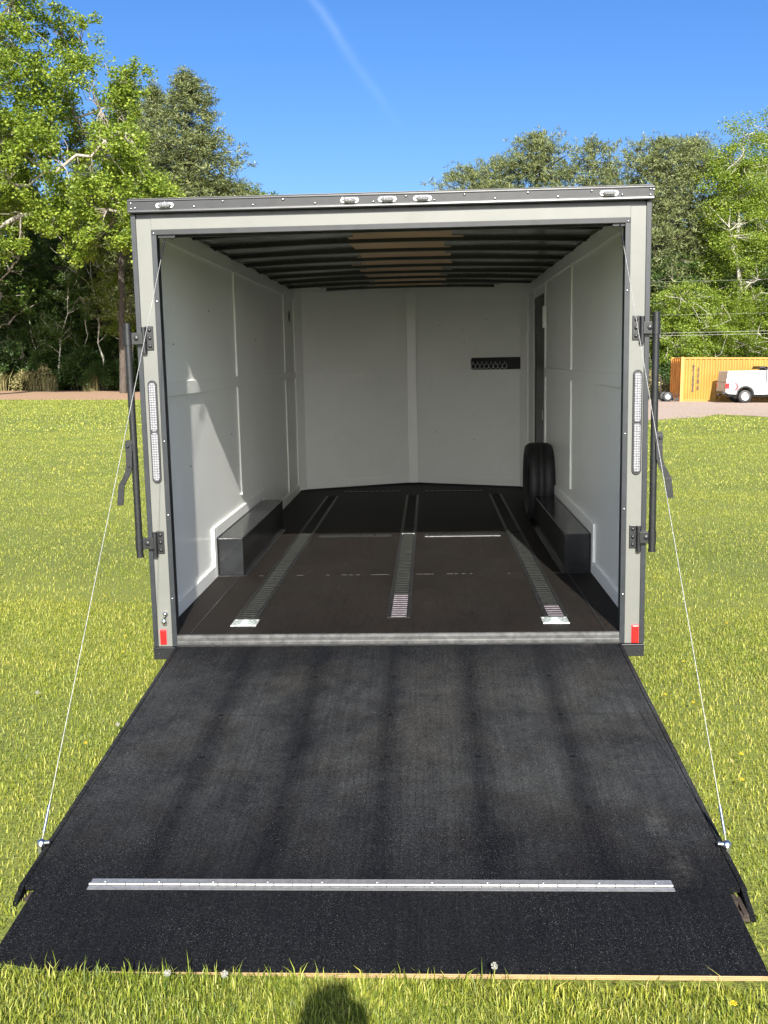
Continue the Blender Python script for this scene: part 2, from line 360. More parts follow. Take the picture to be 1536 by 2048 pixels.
# ------------------------------------------------------------ the cargo trailer (local frame: floor z=0, door opening y=0)
ROT = Matrix(((1,0,-.0206),(0,1,-.009),(.0206,.009,1))).to_4x4()
rq = ROT.to_3x3().copy(); c0 = rq.col[0].normalized(); c1 = (rq.col[1]-c0*rq.col[1].dot(c0)).normalized(); c2 = c0.cross(c1)
ROT = Matrix((c0,c1,c2)).transposed().to_4x4(); FH = .325
def frame_thing(name, base):     # an Empty standing in the trailer's tilted frame
    o = D.objects.new(name, None); COL.objects.link(o); o.matrix_world = ROT @ Matrix.Translation((base[0],base[1],base[2]+FH)); o.empty_display_size=.2; return o
T = frame_thing('cargo_trailer', (0,0,-FH)); OFF = (0,0,-FH)
tag(T, 'grey enclosed cargo trailer with open rear ramp, white walls and black floor', 'cargo trailer')
def parts(mb, name, mat, parent=None, bevel=0):
    return [p.build(name, mat, parent or T, OFF, bevel) for p in split_mb(mb)]
def part(mb, name, mat, parent=None, bevel=.0015, label=None): return mb.build(name, mat, parent or T, OFF, bevel, label)
WI, WO, YC, YA = 1.25, 1.272, 5.90, 6.4645
# outer shell: side skins, nose skins, roof, underbody
for sg in (-1,1):
    m = MB(); m.box(min(sg*1.252,sg*WO), max(sg*1.252,sg*WO), .05, YC, -.12, 2.21); part(m, 'side_skin', M['charcoal'])
    m = MB(); a = (sg*1.253, YC+.012); b = (0, YA+.014); a2 = (sg*1.29, YC+.03); b2 = (0, YA+.06)
    m.hexa([(a[0],a[1],-.12),(b[0],b[1],-.12),(b2[0],b2[1],-.12),(a2[0],a2[1],-.12)], [(a[0],a[1],2.21),(b[0],b[1],2.21),(b2[0],b2[1],2.21),(a2[0],a2[1],2.21)]); part(m, 'nose_skin', M['charcoal'])
m = MB(); m.prism([(-1.285,.012),(1.285,.012),(1.285,YC+.04),(0,YA+.08),(-1.285,YC+.04)], 2.212, 2.222, 'z'); part(m, 'roof', M['pewter'])
m = MB(); m.prism([(-1.24,.03),(1.24,.03),(1.24,YC),(0,YA),(-1.24,YC)], -.10, -.022, 'z'); part(m, 'underbody_frame', M['blackmetal'])
# floor
m = MB(); m.prism([(-WI,.0),(WI,.0),(WI,YC),(0,YA),(-WI,YC)], -.018, 0.0, 'z'); floor = part(m, 'floor', M['floor'])
m = MB()
for sg in (-1,1):
    m.box(sg*1.085-.004, sg*1.085+.004, .03, 1.47, .0008, .003)
for (a,b) in ((-.74,-.3),(-.2,-.12)): pass
parts(m, 'floor_seam', M['blackmetal'], floor)
m = MB()
for x0 in np.arange(-1.06,1.1,.05):
    if random.random() < .62 and abs(abs(x0)-.85) > .1 and abs(x0) > .08:
        m.box(x0, x0+random.uniform(.012,.05), 1.4695, 1.4705+random.uniform(0,.0025), .0006, .0014)
parts(m, 'paint_chip', M['pewter'], floor)
# lengthwise tie-down tracks: flanges, trough, rungs
def track_long(x):
    y0, y1 = .325, 5.46; m = MB()
    for sg in (-1,1):
        m.box(x+min(sg*.044,sg*.066), x+max(sg*.044,sg*.066), y0, y1, .0009, .0032, 1)
        for yy in np.arange(y0+.02, y1, .16): m.lathe([(0,.0045),(.002,.004),(.0028,.0001)], (x+sg*.057, yy, .0035), 'z', 8)
    m.box(x-.044, x+.044, y0, y1, .0005, .0016, 1)
    yy = y0+.012
    while yy < y1-.02:
        m.prism([(yy,.0016),(yy+.020,.0016),(yy+.019,.0042),(yy+.001,.0046)], x-.042, x+.042, 'x', 3 if (abs(x)<.1 and yy<.85) or (x>.5 and yy<.55) else 0); yy += .0508
    m.box(x-.05, x+.05, 3.045, 3.055, .0016, .0075, 2 if abs(x)<.1 else 0)
    m.box(x-.06, x+.06, y0-.012, y0-.002, .0009, .005)
    o = part(m, 'tie_down_track', [M['track'], M['blackmetal'], M['steel'], M['glintrung']], T, 0); return o
M['track'] = simple('worn_black_track', (.022,.023,.021), .8, 0, .4, 40, spec=.02)
for x in (-.842,.004,.868): track_long(x)
def track_cross(x0, x1, y):
    m = MB(); m.box(x0, x1, y-.05, y+.05, .0009, .0036, 1); m.box(x0, x1, y-.054, y-.0505, .0009, .0046, 2 if (x0 > 0 and y < 4) else 0)
    n = int((x1-x0)/.061)
    for i in range(n): xx = x0+.03+i*(x1-x0-.03)/n; m.box(xx, xx+.028, y-.016, y+.02, .0036, .0048, 1); m.box(xx, xx+.028, y+.02, y+.025, .0036, .0070)
    return part(m, 'cross_track', [M['track'], M['blackmetal'], M['steel']], T, 0)
for x0,x1,y in ((-.72,-.13,2.99),(.14,.745,2.96),(-.745,-.135,5.80),(.14,.75,5.76)): track_cross(x0,x1,y)
# recessed D-ring plates at the track ends
for xc in (-.832,.85):
    m = MB(); m.box(xc-.07, xc+.07, .165, .300, .001, .0045); m.lathe([(0,.055),(.003,.053),(.003,.046),(-.002,.042)], (xc,.232,.0045), 'z', 28)
    m.tube([(xc+.028*math.cos(t), .232+.028*math.sin(t), .009) for t in np.linspace(0,2*math.pi,19)], .0045, 8, False)
    for dx in (-.058,.058):
        for dy in (-.055,.055): m.lathe([(0,.006),(.002,.005),(.003,.0001)], (xc+dx,.232+dy,.0045), 'z', 8)
    part(m, 'tie_down_ring', M['zinc'], T, .0008)
# sill
m = MB(); m.prism([(0,-.001),(0,.004),(-.012,.004),(-.016,0),(-.018,-.012),(-.02,-.014),(-.021,-.03),(-.024,-.032),(-.025,-.048),(0,-.048)], -1.148, 1.148, 'x'); part(m, 'threshold', simple('scuffed_sill_metal', (.06,.06,.058), .45, .45, .4, 25))
m = MB(); m.tube([(-1.14,-.030,-.054),(1.14,-.030,-.054)], .004, 10); part(m, 'hinge_rod', M['track'], T, 0)
m = MB(); m.box(-1.15, 1.15, -.02, .02, -.118, -.0495); part(m, 'rear_crossmember', M['blackmetal'])
for sg in (-1,1):
    m = MB(); m.box(min(sg*1.152,sg*1.274), max(sg*1.152,sg*1.274), -.022, .1, -.125, -.062); m.ball((sg*1.245,-.022,-.095), .006, 6); m.box(min(sg*1.154,sg*1.276), max(sg*1.154,sg*1.276), -.026, -.02, -.068, -.06)
    part(m, 'bumper_block', M['header'])
# rear posts and header
for sg in (-1,1):
    def bx(a, b, y0, y1, z0, z1): mm = MB(); mm.box(min(sg*a,sg*b), max(sg*a,sg*b), y0, y1, z0, z1); return mm
    po = part(bx(1.176,1.2515,-.002,.07,-.06,2.121), 'rear_post', M['pewter'])
    part(bx(1.2515,1.276,-.008,.07,-.06,2.142), 'corner_trim', M['charcoal'])
    part(bx(1.150,1.176,-.010,.012,-.058,2.066), 'opening_trim', M['charcoal'])
    part(bx(1.155,1.176,.012,.07,-.058,2.064), 'door_jamb', M['charcoal'])
    m = MB()
    for z in (.2,.64,1.02,1.72,2.05): m.ball((sg*1.163,-.010,z), .0055, 6)
    parts(m, 'rivet', M['steel'])
m = MB(); m.box(-1.176, 1.176, -.003, .07, 2.068, 2.122); part(m, 'header_panel', M['pewter'])
m = MB(); m.box(-1.2515, 1.2515, .004, .07, 2.1225, 2.146); part(m, 'header_recess', M['charcoal'])
m = MB(); m.box(-1.176, 1.176, -.012, .012, 2.042, 2.0675); m.box(-1.155,1.155,.012,.05,2.045,2.064); part(m, 'header_trim', M['header'])
m = MB(); m.prism([(.07,2.146),(.07,2.2115),(-.028,2.2115),(-.029,2.203),(-.026,2.200),(-.026,2.166),(-.0285,2.160),(-.030,2.152),(-.028,2.146)], -1.283, 1.283, 'x'); band = part(m, 'header_band', M['header'])
m = MB()
for i, x in enumerate(np.linspace(-1.26,1.26,18)):
    m.ball((x+.02*random.random(),-.027,2.193 if i%2 else 2.171), .0062, 6)
for x in (-1.264,1.264): m.ball((x,-.027,2.168), .006, 6); m.ball((x,-.027,2.194), .006, 6)
parts(m, 'rivet', M['steel'], band)
m = MB(); m.box(-1.287, 1.287, -.030, .06, 2.2118, 2.2135); part(m, 'roof_edge', M['header'], T, .001)
m = MB(); m.box(-1.156,1.156,.071,.1,2.04,2.21); part(m, 'header_back', M['charcoal'])
for x in (-1.096,-.186,-.002,.169,1.067):     # five clear clearance lights
    z = 2.18
    m = MB(); m.prism([(x-.047,z),(x-.04,z+.011),(x-.02,z+.014),(x+.02,z+.014),(x+.04,z+.011),(x+.047,z),(x+.04,z-.011),(x+.02,z-.014),(x-.02,z-.014),(x-.04,z-.011)], -.031, -.026, 'y')
    li = part(m, 'clearance_light', M['steel'], T, .001)
    m = MB(); m.tube([(x-.03,-.033,z),(x-.024,-.039,z),(x+.024,-.039,z),(x+.03,-.033,z)], [.004,.0115,.0115,.004], 10); part(m, 'lens', M['lens'], li, 0)
    m = MB(); m.ball((x-.038,-.031,z), .005, 6); m.ball((x+.038,-.031,z), .005, 6); parts(m, 'screw', M['steel'], li)
# LED strip lights on the posts, red marker lights, latch
for sg, x, z0, z1 in ((-1,-1.2115,.806,1.33),(1,1.2225,.813,1.336)):
    m = MB(); R_ = .0235
    pts = [(x+R_*math.cos(t), z1-R_+R_*math.sin(t)) for t in np.linspace(0,math.pi,13)]+[(x+R_*math.cos(t), z0+R_+R_*math.sin(t)) for t in np.linspace(math.pi,2*math.pi,13)]
    m.prism(pts, -.010, -.0025, 'y'); h = part(m, 'tail_light', M['rubber'], T, .002)
    R_ = .0165; zc = (z0+z1)/2
    for a, b in ((z0+.014,zc-.003),(zc+.003,z1-.014)):
        m = MB(); m.prism([(x-R_,a+.012),(x-R_*.6,a),(x+R_*.6,a),(x+R_,a+.012),(x+R_,b-.012),(x+R_*.6,b),(x-R_*.6,b),(x-R_,b-.012)], -.0155, -.010, 'y'); part(m, 'lens', M['lens'], h, .002)
for x0,x1,z0,z1 in ((-1.238,-1.208,-.045,.03),(1.213,1.247,-.055,.035)):
    m = MB(); m.box(x0,x1,-.016,-.0025,z0,z1); mk = part(m, 'marker_light', M['red'], T, .003)
    m = MB(); m.box(x0-.002,x1+.002,-.0048,-.0024,z0-.003,z1+.003); part(m, 'light_base', M['redgraphic'], mk, 0)
m = MB(); m.lathe([(0,.012),(-.012,.012),(-.02,.008),(-.022,.0001)], (-1.206,-.004,.118), 'y', 12); m.tube([(-1.206,-.018,.118),(-1.209,-.022,.1),(-1.212,-.018,.085)], .005, 8); m.ball((-1.212,-.02,.078), .013, 8, 0, (1,.8,1.2)); m.box(-1.216,-1.202,-.008,-.003,.055,.075)
part(m, 'hold_back_latch', M['steel'], T, .001)
# lock bars hung on bracket hinges beside the posts
for sg in (-1,1):
    xb = sg*1.315 if sg < 0 else 1.302
    m = MB(); m.tube([(xb,-.03,.428),(xb,-.03,1.615)], .0175, 16); m.tube([(xb,-.03,.424),(xb,-.03,.434)], .0195, 16); bar = part(m, 'lock_bar', M['blackmetal'], T, .001)
    m = MB(); xo = xb+sg*.018
    hp = [(xo+sg*.006,1.015),(xo+sg*.002,.97),(xo+sg*.005,.90),(xo+sg*.014,.865),(xo+sg*.050,.80),(xo+sg*.062,.70)]
    for i in range(len(hp)-1):
        (xa,za),(xc,zc) = hp[i], hp[i+1]; wd = .016
        m.hexa([(xc-wd,-.06,zc),(xc+wd,-.06,zc),(xc+wd,-.052,zc),(xc-wd,-.052,zc)], [(xa-wd,-.06,za),(xa+wd,-.06,za),(xa+wd,-.052,za),(xa-wd,-.052,za)])
    m.box(min(xb,xo+sg*.02), max(xb,xo+sg*.02), -.052, -.02, .975, 1.03); m.ball((xo+sg*.006,-.062,1.0), .008, 8); m.ball((xo+sg*.006,-.062,.9), .006, 8)
    part(m, 'handle', M['blackmetal'], bar, .001)
    for zc in (1.54,.497):
        m = MB(); x0, x1 = sorted((sg*1.192,sg*1.232))
        m.box(x0, x1, -.0085, -.0025, zc-.06, zc+.06); hb = part(m, 'bar_bracket', M['blackmetal'], T, .003)
        m = MB()
        for dz in (-.04,0,.04): m.lathe([(0,.0095),(-.004,.009),(-.007,.005),(-.0075,.0001)], (sg*1.210,-.0085,zc+dz), 'y', 10)
        parts(m, 'bolt', M['header'], hb)
        m = MB(); m.tube([(sg*1.238,-.016,zc-.075),(sg*1.238,-.016,zc+.055)], .0125, 12); m.tube([(sg*1.238,-.016,zc-.02),(sg*1.238,-.016,zc-.015)], .0138, 12)
        a, b = sorted((sg*1.24, xb)); m.box(a, b, -.034, -.014, zc-.03, zc+.028); m.lathe([(0,.013),(-.004,.012),(-.006,.006),(-.0065,.0001)], (sg*1.272,-.034,zc), 'y', 14)
        m.tube([(xb,-.03,zc-.034),(xb,-.03,zc+.034)], .0205, 16)
        part(m, 'bar_knuckle', M['blackmetal'], hb, .001)
# inner walls with trim boards
def wall_trim(mb, sg, y0, y1, z0, z1, t=.0125):
    a, b = sorted((sg*WI, sg*(WI-t))); mb.box(a, b, y0, y1, z0, z1)
for sg in (-1,1):
    a, b = sorted((sg*WI, sg*1.2515)); a2, b2 = sorted((sg*WI, sg*(WI+.0015)))
    m = MB(); x0, x1 = sorted((sg*WI, sg*(WI+.0018)))
    if sg < 0: m.box(x0,x1,.07,YC,0,2.211)
    else: m.box(x0,x1,.07,4.32,0,2.211); m.box(x0,x1,5.10,YC,0,2.211); m.box(x0,x1,4.32,5.10,1.96,2.211)
    wl = part(m, 'side_wall', M['wall'], T, 0)
    m = MB(); ww = lambda y0,y1,z0,z1,t=.0125: wall_trim(m, sg, y0, y1, z0, z1, t)
    ww(.07,YC,2.07,2.16,.02)                                   # top rail
    verts = (2.47,5.06) if sg < 0 else (2.52,)
    ww(.07, 4.25 if sg>0 else YC, 1.232,1.312,.012)                  # belt
    for vy in verts:
        ww(vy,vy+.07,1.3122,2.0698,.0122); ww(vy,vy+.07,.42 if vy<3.4 else .1,1.2318,.0122)
    ww(YC-.075,YC,.1,2.0698,.0118)
    ww(.07,1.40,.0005,.085,.014); ww(1.40,1.472,.0005,.335,.0142); ww(1.472,3.45,.26,.335,.0142)
    if sg < 0: ww(3.45,YC,.0005,.085,.014); ww(3.45,3.52,.085,.335,.0141)
    else:
        ww(3.45,4.24,.0005,.085,.014); ww(4.19,4.262,.0851,2.0698,.0119); ww(5.17,5.24,.085,2.0698,.0123)
    part(m, 'wall_trim', M['wall'], T, .0025)
# nose walls
def nose(sg):
    A = Vector((sg*WI,YC,0)); B = Vector((0,YA,0)); d = (B-A); Ln = d.length; d /= Ln; n = Vector((-d.y,d.x,0)); n = n if n.y < 0 else -n
    def slab(m, s0, s1, z0, z1, t0, t1):
        P = lambda s,t,z: tuple(A+d*s+n*t+Vector((0,0,z)))
        m.hexa([P(s0,t0,z0),P(s1,t0,z0),P(s1,t1,z0),P(s0,t1,z0)], [P(s0,t0,z1),P(s1,t0,z1),P(s1,t1,z1),P(s0,t1,z1)])
    m = MB(); slab(m, 0, Ln, 0, 2.211, -.01, 0); part(m, 'nose_wall', M['wall'], T, 0)
    m = MB(); e = .012
    slab(m, .0, Ln-.002, 2.085, 2.16, 0, e); slab(m, 0, Ln-.002, 1.22, 1.295, 0, .008); slab(m, 0, Ln-.002, .02, .105, 0, e)
    slab(m, Ln-.045, Ln-.001, .1055, 1.2195, 0, .0122); slab(m, Ln-.045, Ln-.001, 1.2955, 2.0845, 0, .0122); slab(m, .0, .05, .1055, 1.2195, 0, .0122); slab(m, .0, .05, 1.2955, 2.0845, 0, .0122)
    part(m, 'nose_trim', M['wall'], T, .002)
    m = MB(); slab(m, 0, Ln-.002, .001, .02, 0, .016); part(m, 'nose_base_strip', M['blackmetal'], T, 0)
    return A, d, n, Ln
nose(-1); NA, Nd, Nn, NL = nose(1)
m = MB(); m.box(-.05, .05, YA-.052, YA-.036, .02, 2.16); part(m, 'nose_centre_board', M['wall'], T, .002)
for sg in (-1,1):
    m = MB(); m.prism([(sg*1.2375,YC-.08),(sg*1.2505,YC-.08),(sg*1.2505,YC),(sg*1.18,YC+.045),(sg*1.165,YC+.022)], .02, 2.155, 'z'); part(m, 'nose_corner_board', M['wall'], T, .002)
m = MB()
for sx, sz in ((.35,1.78),(.62,1.72),(.64,1.60),(.9,1.83),(.28,.6),(.75,.52)):
    q = NA+Nd*(NL-sx)+Nn*.0005; m.ball((q.x,q.y,sz), .005, 6)
for yy, zz in ((.62,1.52),(.9,.8),(1.6,1.75),(2.2,.9),(3.4,1.6),(4.2,.7),(4.6,1.5)): m.ball((-1.2497,yy,zz), .0045, 6)
parts(m, 'screw_head', M['charcoal'])
m = MB(); m.ball((-1.248+.004,5.49,1.878), .06, 10, 0, (.08,1,1)); part(m, 'cable_outlet', M['blackmetal'], T, 0)
# side door in the right wall
m = MB(); m.box(1.258,1.263,4.32,5.10,.05,1.96); dr = part(m, 'side_door', simple('beige_door_skin', (.5,.48,.4), .5, 0, .05, 3), T, 0)
m = MB(); m.box(1.247,1.262,4.30,4.335,.02,1.9); m.box(1.243,1.262,5.08,5.135,.02,1.985); m.box(1.243,1.262,4.30,5.08,1.885,1.985); m.box(1.236,1.243,4.3,5.08,1.93,1.96); part(m, 'door_frame', M['blackmetal'], dr, .002)
m = MB(); m.box(1.244,1.2575,4.36,4.42,.80,.95); m.box(1.238,1.244,4.38,4.40,.83,.92, 1); part(m, 'door_latch', [M['blackmetal'], M['steel']], dr, .002)
m = MB(); m.box(1.205,1.2375,4.03,4.11,1.665,1.855); part(m, 'light_switch_box', M['wall'], T, .004)
# wheel boxes
for sg in (-1,1):
    a, b = sorted((sg*1.234, sg*1.066)); m = MB(); m.box(a, b, 1.488, 3.37, .0005, .256); wb = part(m, 'wheel_box', M['gloss'], T, .006)
    m = MB(); a2, b2 = sorted((sg*1.066, sg*1.042)); m.box(a2, b2, 1.47, 3.37, .0004, .004); m.box(a2, b2 if sg > 0 else b2, 1.462, 1.488, .0004, .0042)
    a3, b3 = sorted((sg*1.234, sg*1.066)); m.box(a3, b3, 1.462, 1.4878, .0004, .0040); part(m, 'flange', M['gloss'], wb, .001)
    m = MB()
    for yy in np.arange(1.6,3.3,.28): m.lathe([(0,.006),(.002,.005),(.003,.0001)], (sg*1.054,yy,.004), 'z', 8)
    parts(m, 'screw', M['header'], wb)
# ceiling: lining, tan plywood strips, roof bows
m = MB(); m.prism([(-WI,.1),(WI,.1),(WI,YC),(0,YA),(-WI,YC)], 2.2065, 2.2115, 'z'); part(m, 'ceiling', M['lining'], T, 0)
def arch(x): return .028*(1-(x/1.25)**2)
def sheet(x0, x1, y0, y1, z, mb, n=8, sk0=0, sk1=0, sag=0):
    vs = []; rows = 6
    for j in range(rows+1):
        for i in range(n+1):
            a = x0+sk0*j/rows; b = x1+sk1*j/rows; x = a+(b-a)*i/n; y = y0+(y1-y0)*j/rows
            vs.append((x, y, z+arch(x)-sag*math.sin(math.pi*j/rows)*(.6+.4*math.sin(5*x+y*3))))
    mb.add(vs, [(j*(n+1)+i, j*(n+1)+i+1, (j+1)*(n+1)+i+1, (j+1)*(n+1)+i) for j in range(rows) for i in range(n)], True)
bows = [.54+.61*k for k in range(10)]
for k, y in enumerate(bows):
    hw = 1.249 if y < YC-.05 else 1.25*(1-(y-YC)/(YA-YC))-.06
    if hw < .1: continue
    m = MB(); n = 16; t = .021
    for i in range(n):
        xa = -hw+2*hw*i/n; xb = -hw+2*hw*(i+1)/n; za = 2.151+arch(xa); zb = 2.151+arch(xb)
        m.hexa([(xa,y-t,za),(xb,y-t,zb),(xb,y+t,zb),(xa,y+t,za)], [(xa,y-t,za+.026),(xb,y-t,zb+.026),(xb,y+t,zb+.026),(xa,y+t,za+.026)])
    part(m, 'roof_bow', M['blackmetal'], T, 0)
edges = [.1]+bows
for k in range(len(edges)-1):
    y0 = edges[k]+.022; y1 = edges[k+1]-.022
    wn = 1.249 if y1 < YC else 1.25*max(.05,1-(y1-YC)/(YA-YC))-.05
    xl = -.33-.012*k+random.uniform(-.03,.03); xr = .40-.002*k+random.uniform(-.03,.03)
    if wn < .45: continue
    m = MB(); sheet(xl, xr, y0, y1, 2.174, m, 8, random.uniform(-.05,.05), random.uniform(-.03,.03)); part(m, 'ceiling_panel', M['ply'], T, 0)
    m = MB(); sheet(-wn, xl+.06, y0, y1, 2.178, m, 10, 0, 0, .012); sheet(xr-.06, wn, y0, y1, 2.178, m, 10, 0, 0, .012); parts(m, 'ceiling_lining', M['lining'])
# road wheels under the body
for sg in (-1,1):
    for y in (1.98,2.86):
        cx = sg*1.17; m = MB(); m.lathe([(-.08,.16),(-.09,.21),(-.075,.25),(-.05,.26),(.05,.26),(.075,.25),(.09,.21),(.08,.16)], (cx,y,-.06), 'x', 32)
        wh = part(m, 'wheel', M['rubber'], T, 0); m = MB(); m.lathe([(-.02*sg,.001),(-.02*sg,.09),(.03*sg,.11),(.03*sg,.14),(.07*sg,.155),(.075*sg,.165)], (cx,y,-.06), 'x', 32); part(m, 'rim', M['rim'], wh, 0)
    m = MB(); pr = [(1.5,.0),(1.55,.2),(1.7,.33),(3.15,.33),(3.3,.2),(3.35,.0),(3.31,.0),(3.26,.18),(3.13,.3),(1.72,.3),(1.59,.18),(1.54,.0)]
    m.prism(pr, min(sg*1.273,sg*1.32), max(sg*1.273,sg*1.32), 'x'); part(m, 'fender', M['charcoal'])
m = MB()
for sg in (-1,1): m.tube([(sg*.7,6.1,-.1),(0,7.6,-.1)], .045, 8)
m.tube([(0,7.5,-.1),(0,7.9,-.1)], .05, 8); m.tube([(.14,7.2,-FH),(.14,7.2,.45)], .028, 12); m.lathe([(0,.09),(.01,.09),(.012,.02)], (.14,7.2,-FH), 'z', 16); part(m, 'tongue', M['blackmetal'])

# ramp door
P0 = Vector((0,-.034,-.054)); P1 = Vector((0,-2.114,-.2486)); rd = (P1-P0).normalized(); rn = Vector((0,-rd.z,rd.y)); rn = rn if rn.z > 0 else -rn
def RP(x, s, t): q = P0+rd*s+rn*t; return (x, q.y, q.z)
RL = (P1-P0).length
def rbox(m, x0, x1, s0, s1, t0, t1):
    m.hexa([RP(x0,s0,t0),RP(x1,s0,t0),RP(x1,s1,t0),RP(x0,s1,t0)], [RP(x0,s0,t1),RP(x1,s0,t1),RP(x1,s1,t1),RP(x0,s1,t1)])
m = MB(); rbox(m, -1.138, 1.138, 0, RL, -.018, 0); rdoor = part(m, 'ramp_door', M['ramp'], T, .001)
for sg in (-1,1):
    m = MB(); a, b = sorted((sg*1.140, sg*1.157))
    rbox(m, a, b, 0, RL-.0, -.045, .0012); m.hexa([RP(a,RL,-.045),RP(b,RL,-.045),RP(b,RL+.11,-.045),RP(a,RL+.11,-.045)], [RP(a,RL,.0012),RP(b,RL,.0012),RP(b,RL+.11,-.036),RP(a,RL+.11,-.036)]); a, b = sorted((sg*1.1572, sg*1.162)); rbox(m, a, b, .01, RL+.0, -.05, -.006)
    part(m, 'ramp_edge_rail', M['ramp'], rdoor, .002)
m = MB()
for xc in (-.75,-.375,0,.365,.74):
    for s in (.41,.83,1.22,1.61):
        m.lathe([(0,.013),(.0016,.011),(.0022,.0001)], RP(xc, s, 0.0002), 'z', 10)
parts(m, 'screw', M['pit'], rdoor)
m = MB(); rbox(m, -1.13, -.4, .828, .831, .0004, .0012); rbox(m, -.62, -.38, .828, .832, .0004, .0014); rbox(m, .2, 1.13, .826, .829, .0004, .0012); part(m, 'ramp_seam', M['blackmetal'], rdoor, 0)
m = MB(); rbox(m, -1.118, 1.118, .002, RL-.03, -.045, -.019); part(m, 'ramp_core', M['blackmetal'], rdoor, 0)
m = MB()
q0 = RP(0, RL-.02, -.02)
for sg in (-1,1):
    a, b = sorted((sg*1.125, sg*1.1395)); rbox(m, a, b, RL+.002, RL+.095, -.045, -.03)
rbox(m, -1.124, 1.124, RL+.002, RL+.036, -.044, -.022); rbox(m, -1.138, 1.138, RL+.07, RL+.105, -.046, -.034); rbox(m, -1.124, 1.124, RL+.0365, RL+.0695, -.047, -.042)
part(m, 'ramp_end_lip', M['rust'], rdoor, 0)
# flap
F0 = Vector((0,P1.y-.004,P1.z+.002)); F1 = Vector((0,-2.5205,-.2835)); fd = (F1-F0).normalized(); fn = Vector((0,-fd.z,fd.y)); fn = fn if fn.z > 0 else -fn; FL = (F1-F0).length
def FP(x, s, t): q = F0+fd*s+fn*t; return (x, q.y, q.z)
def fbox(m, x0, x1, s0, s1, t0, t1): m.hexa([FP(x0,s0,t0),FP(x1,s0,t0),FP(x1,s1,t0),FP(x0,s1,t0)], [FP(x0,s0,t1),FP(x1,s0,t1),FP(x1,s1,t1),FP(x0,s1,t1)])
m = MB(); fbox(m, -1.0985, 1.0985, 0, FL, -.0015, .0); flap = part(m, 'ramp_flap', M['flap'], rdoor, .0006)
m = MB(); fbox(m, -1.098, 1.098, .001, FL-.001, -.0175, -.0017); part(m, 'plywood_core', M['plyedge'], flap, .0008)
m = MB()
for k in range(31):
    xa = -.926+k*(1.858/31); xb = xa+1.858/31-.0025
    m.tube([(xa,P1.y-.001,P1.z+.006),(xb,P1.y-.001,P1.z+.006)], .0055, 10)
rbox(m, -.926, .932, RL-.034, RL-.004, .0006, .003); fbox(m, -.926, .932, .005, .022, .0006, .003)
for k in range(11):
    xx = -.88+k*.176; m.lathe([(0,.005),(.002,.004),(.0026,.0001)], RP(xx, RL-.019, .003), 'z', 8)
part(m, 'piano_hinge', M['alu'], rdoor, 0)
# support cables
for sg, ct, cbm in ((-1,(-1.109,.002,2.026),(-1.166,-1.893,-.215)),(1,(1.126,.002,2.036),(1.158,-1.897,-.215))):
    a = Vector(ct); b = Vector(cbm); m = MB(); m.tube([a, a.lerp(b,.05)], .0042, 8); m.tube([a.lerp(b,.05), b], .0014, 6, True, 1)
    cb_ = part(m, 'door_cable', [M['blackmetal'], M['mesh']], T, 0)
    m = MB(); m.tube([b.lerp(a,.045), b.lerp(a,.012)], .005, 8); m.ball((b.x,b.y,b.z), .016, 8); m.tube([(b.x-.03*sg,b.y,b.z+.004),(b.x+.012*sg,b.y,b.z)], .008, 8); m.box(b.x-.006,b.x+.006,b.y-.02,b.y+.02,b.z-.03,b.z)
    part(m, 'cable_anchor', M['steel'], cb_, 0)
    m = MB(); m.box(ct[0]-.035, ct[0]+.05, .0, .03, 2.03, 2.042); m.ball((ct[0]+.035,.004,2.028), .008, 6); part(m, 'cable_eye', M['blackmetal'], T, 0)

# ------------------------------------------------------------ things inside the trailer
base = (1.135,3.745,.0); S = frame_thing('spare_tire', base); tag(S, 'black spare tire standing upright against the right trailer wall beyond the wheel box', 'tire')
m = MB(); zc = .338; pf = [(-.07,.2),(-.085,.22),(-.105,.27),(-.108,.31),(-.092,.325),(-.078,.332),(-.028,.337),(-.026,.329),(-.020,.329),(-.018,.337),(.018,.337),(.020,.329),(.026,.329),(.028,.337),(.078,.332),(.092,.325),(.108,.31),(.105,.27),(.085,.22),(.07,.2)]
m.lathe(pf, (base[0],base[1],zc), 'x', 56); m.build('tyre', M['rubber'], S, base)
m = MB(); m.lathe([(-.02,.001),(-.02,.05),(-.035,.07),(-.035,.12),(-.015,.15),(-.03,.185),(-.078,.2),(-.08,.21),(-.07,.212),(.07,.21)], (base[0],base[1],zc), 'x', 40)
rim = m.build('rim', M['blackmetal'], S, base)
m = MB()
for k in range(6):
    t = 2*math.pi*k/6; m.tube([(base[0]-.03,base[1]+.085*math.cos(t),zc+.085*math.sin(t)),(base[0]-.052,base[1]+.085*math.cos(t),zc+.085*math.sin(t))], .009, 6)
for k in range(6):
    t = 2*math.pi*k/6; m = MB(); m.tube([(base[0]-.03,base[1]+.085*math.cos(t),zc+.085*math.sin(t)),(base[0]-.052,base[1]+.085*math.cos(t),zc+.085*math.sin(t))], .009, 6); m.build('lug_nut', M['steel'], rim, base)
hb = NA+Nd*.3; hb = (hb.x, hb.y, 1.289); H = frame_thing('hook_rack', hb); tag(H, 'black wall rack with a row of ring hooks on the right nose wall', 'rack')
def NP(s, t, z): q = NA+Nd*s+Nn*t; return (q.x,q.y,z)
m = MB(); s0, s1 = .03, .635
m.hexa([NP(s0,.013,1.289),NP(s1,.013,1.289),NP(s1,.022,1.289),NP(s0,.022,1.289)], [NP(s0,.013,1.418),NP(s1,.013,1.418),NP(s1,.022,1.418),NP(s0,.022,1.418)])
for k in range(24):
    s = s0+.02+k*.0255; m.hexa([NP(s,.022,1.30),NP(s+.009,.022,1.30),NP(s+.009,.026,1.30),NP(s,.026,1.30)], [NP(s,.022,1.405),NP(s+.009,.022,1.405),NP(s+.009,.026,1.405),NP(s,.026,1.405)])
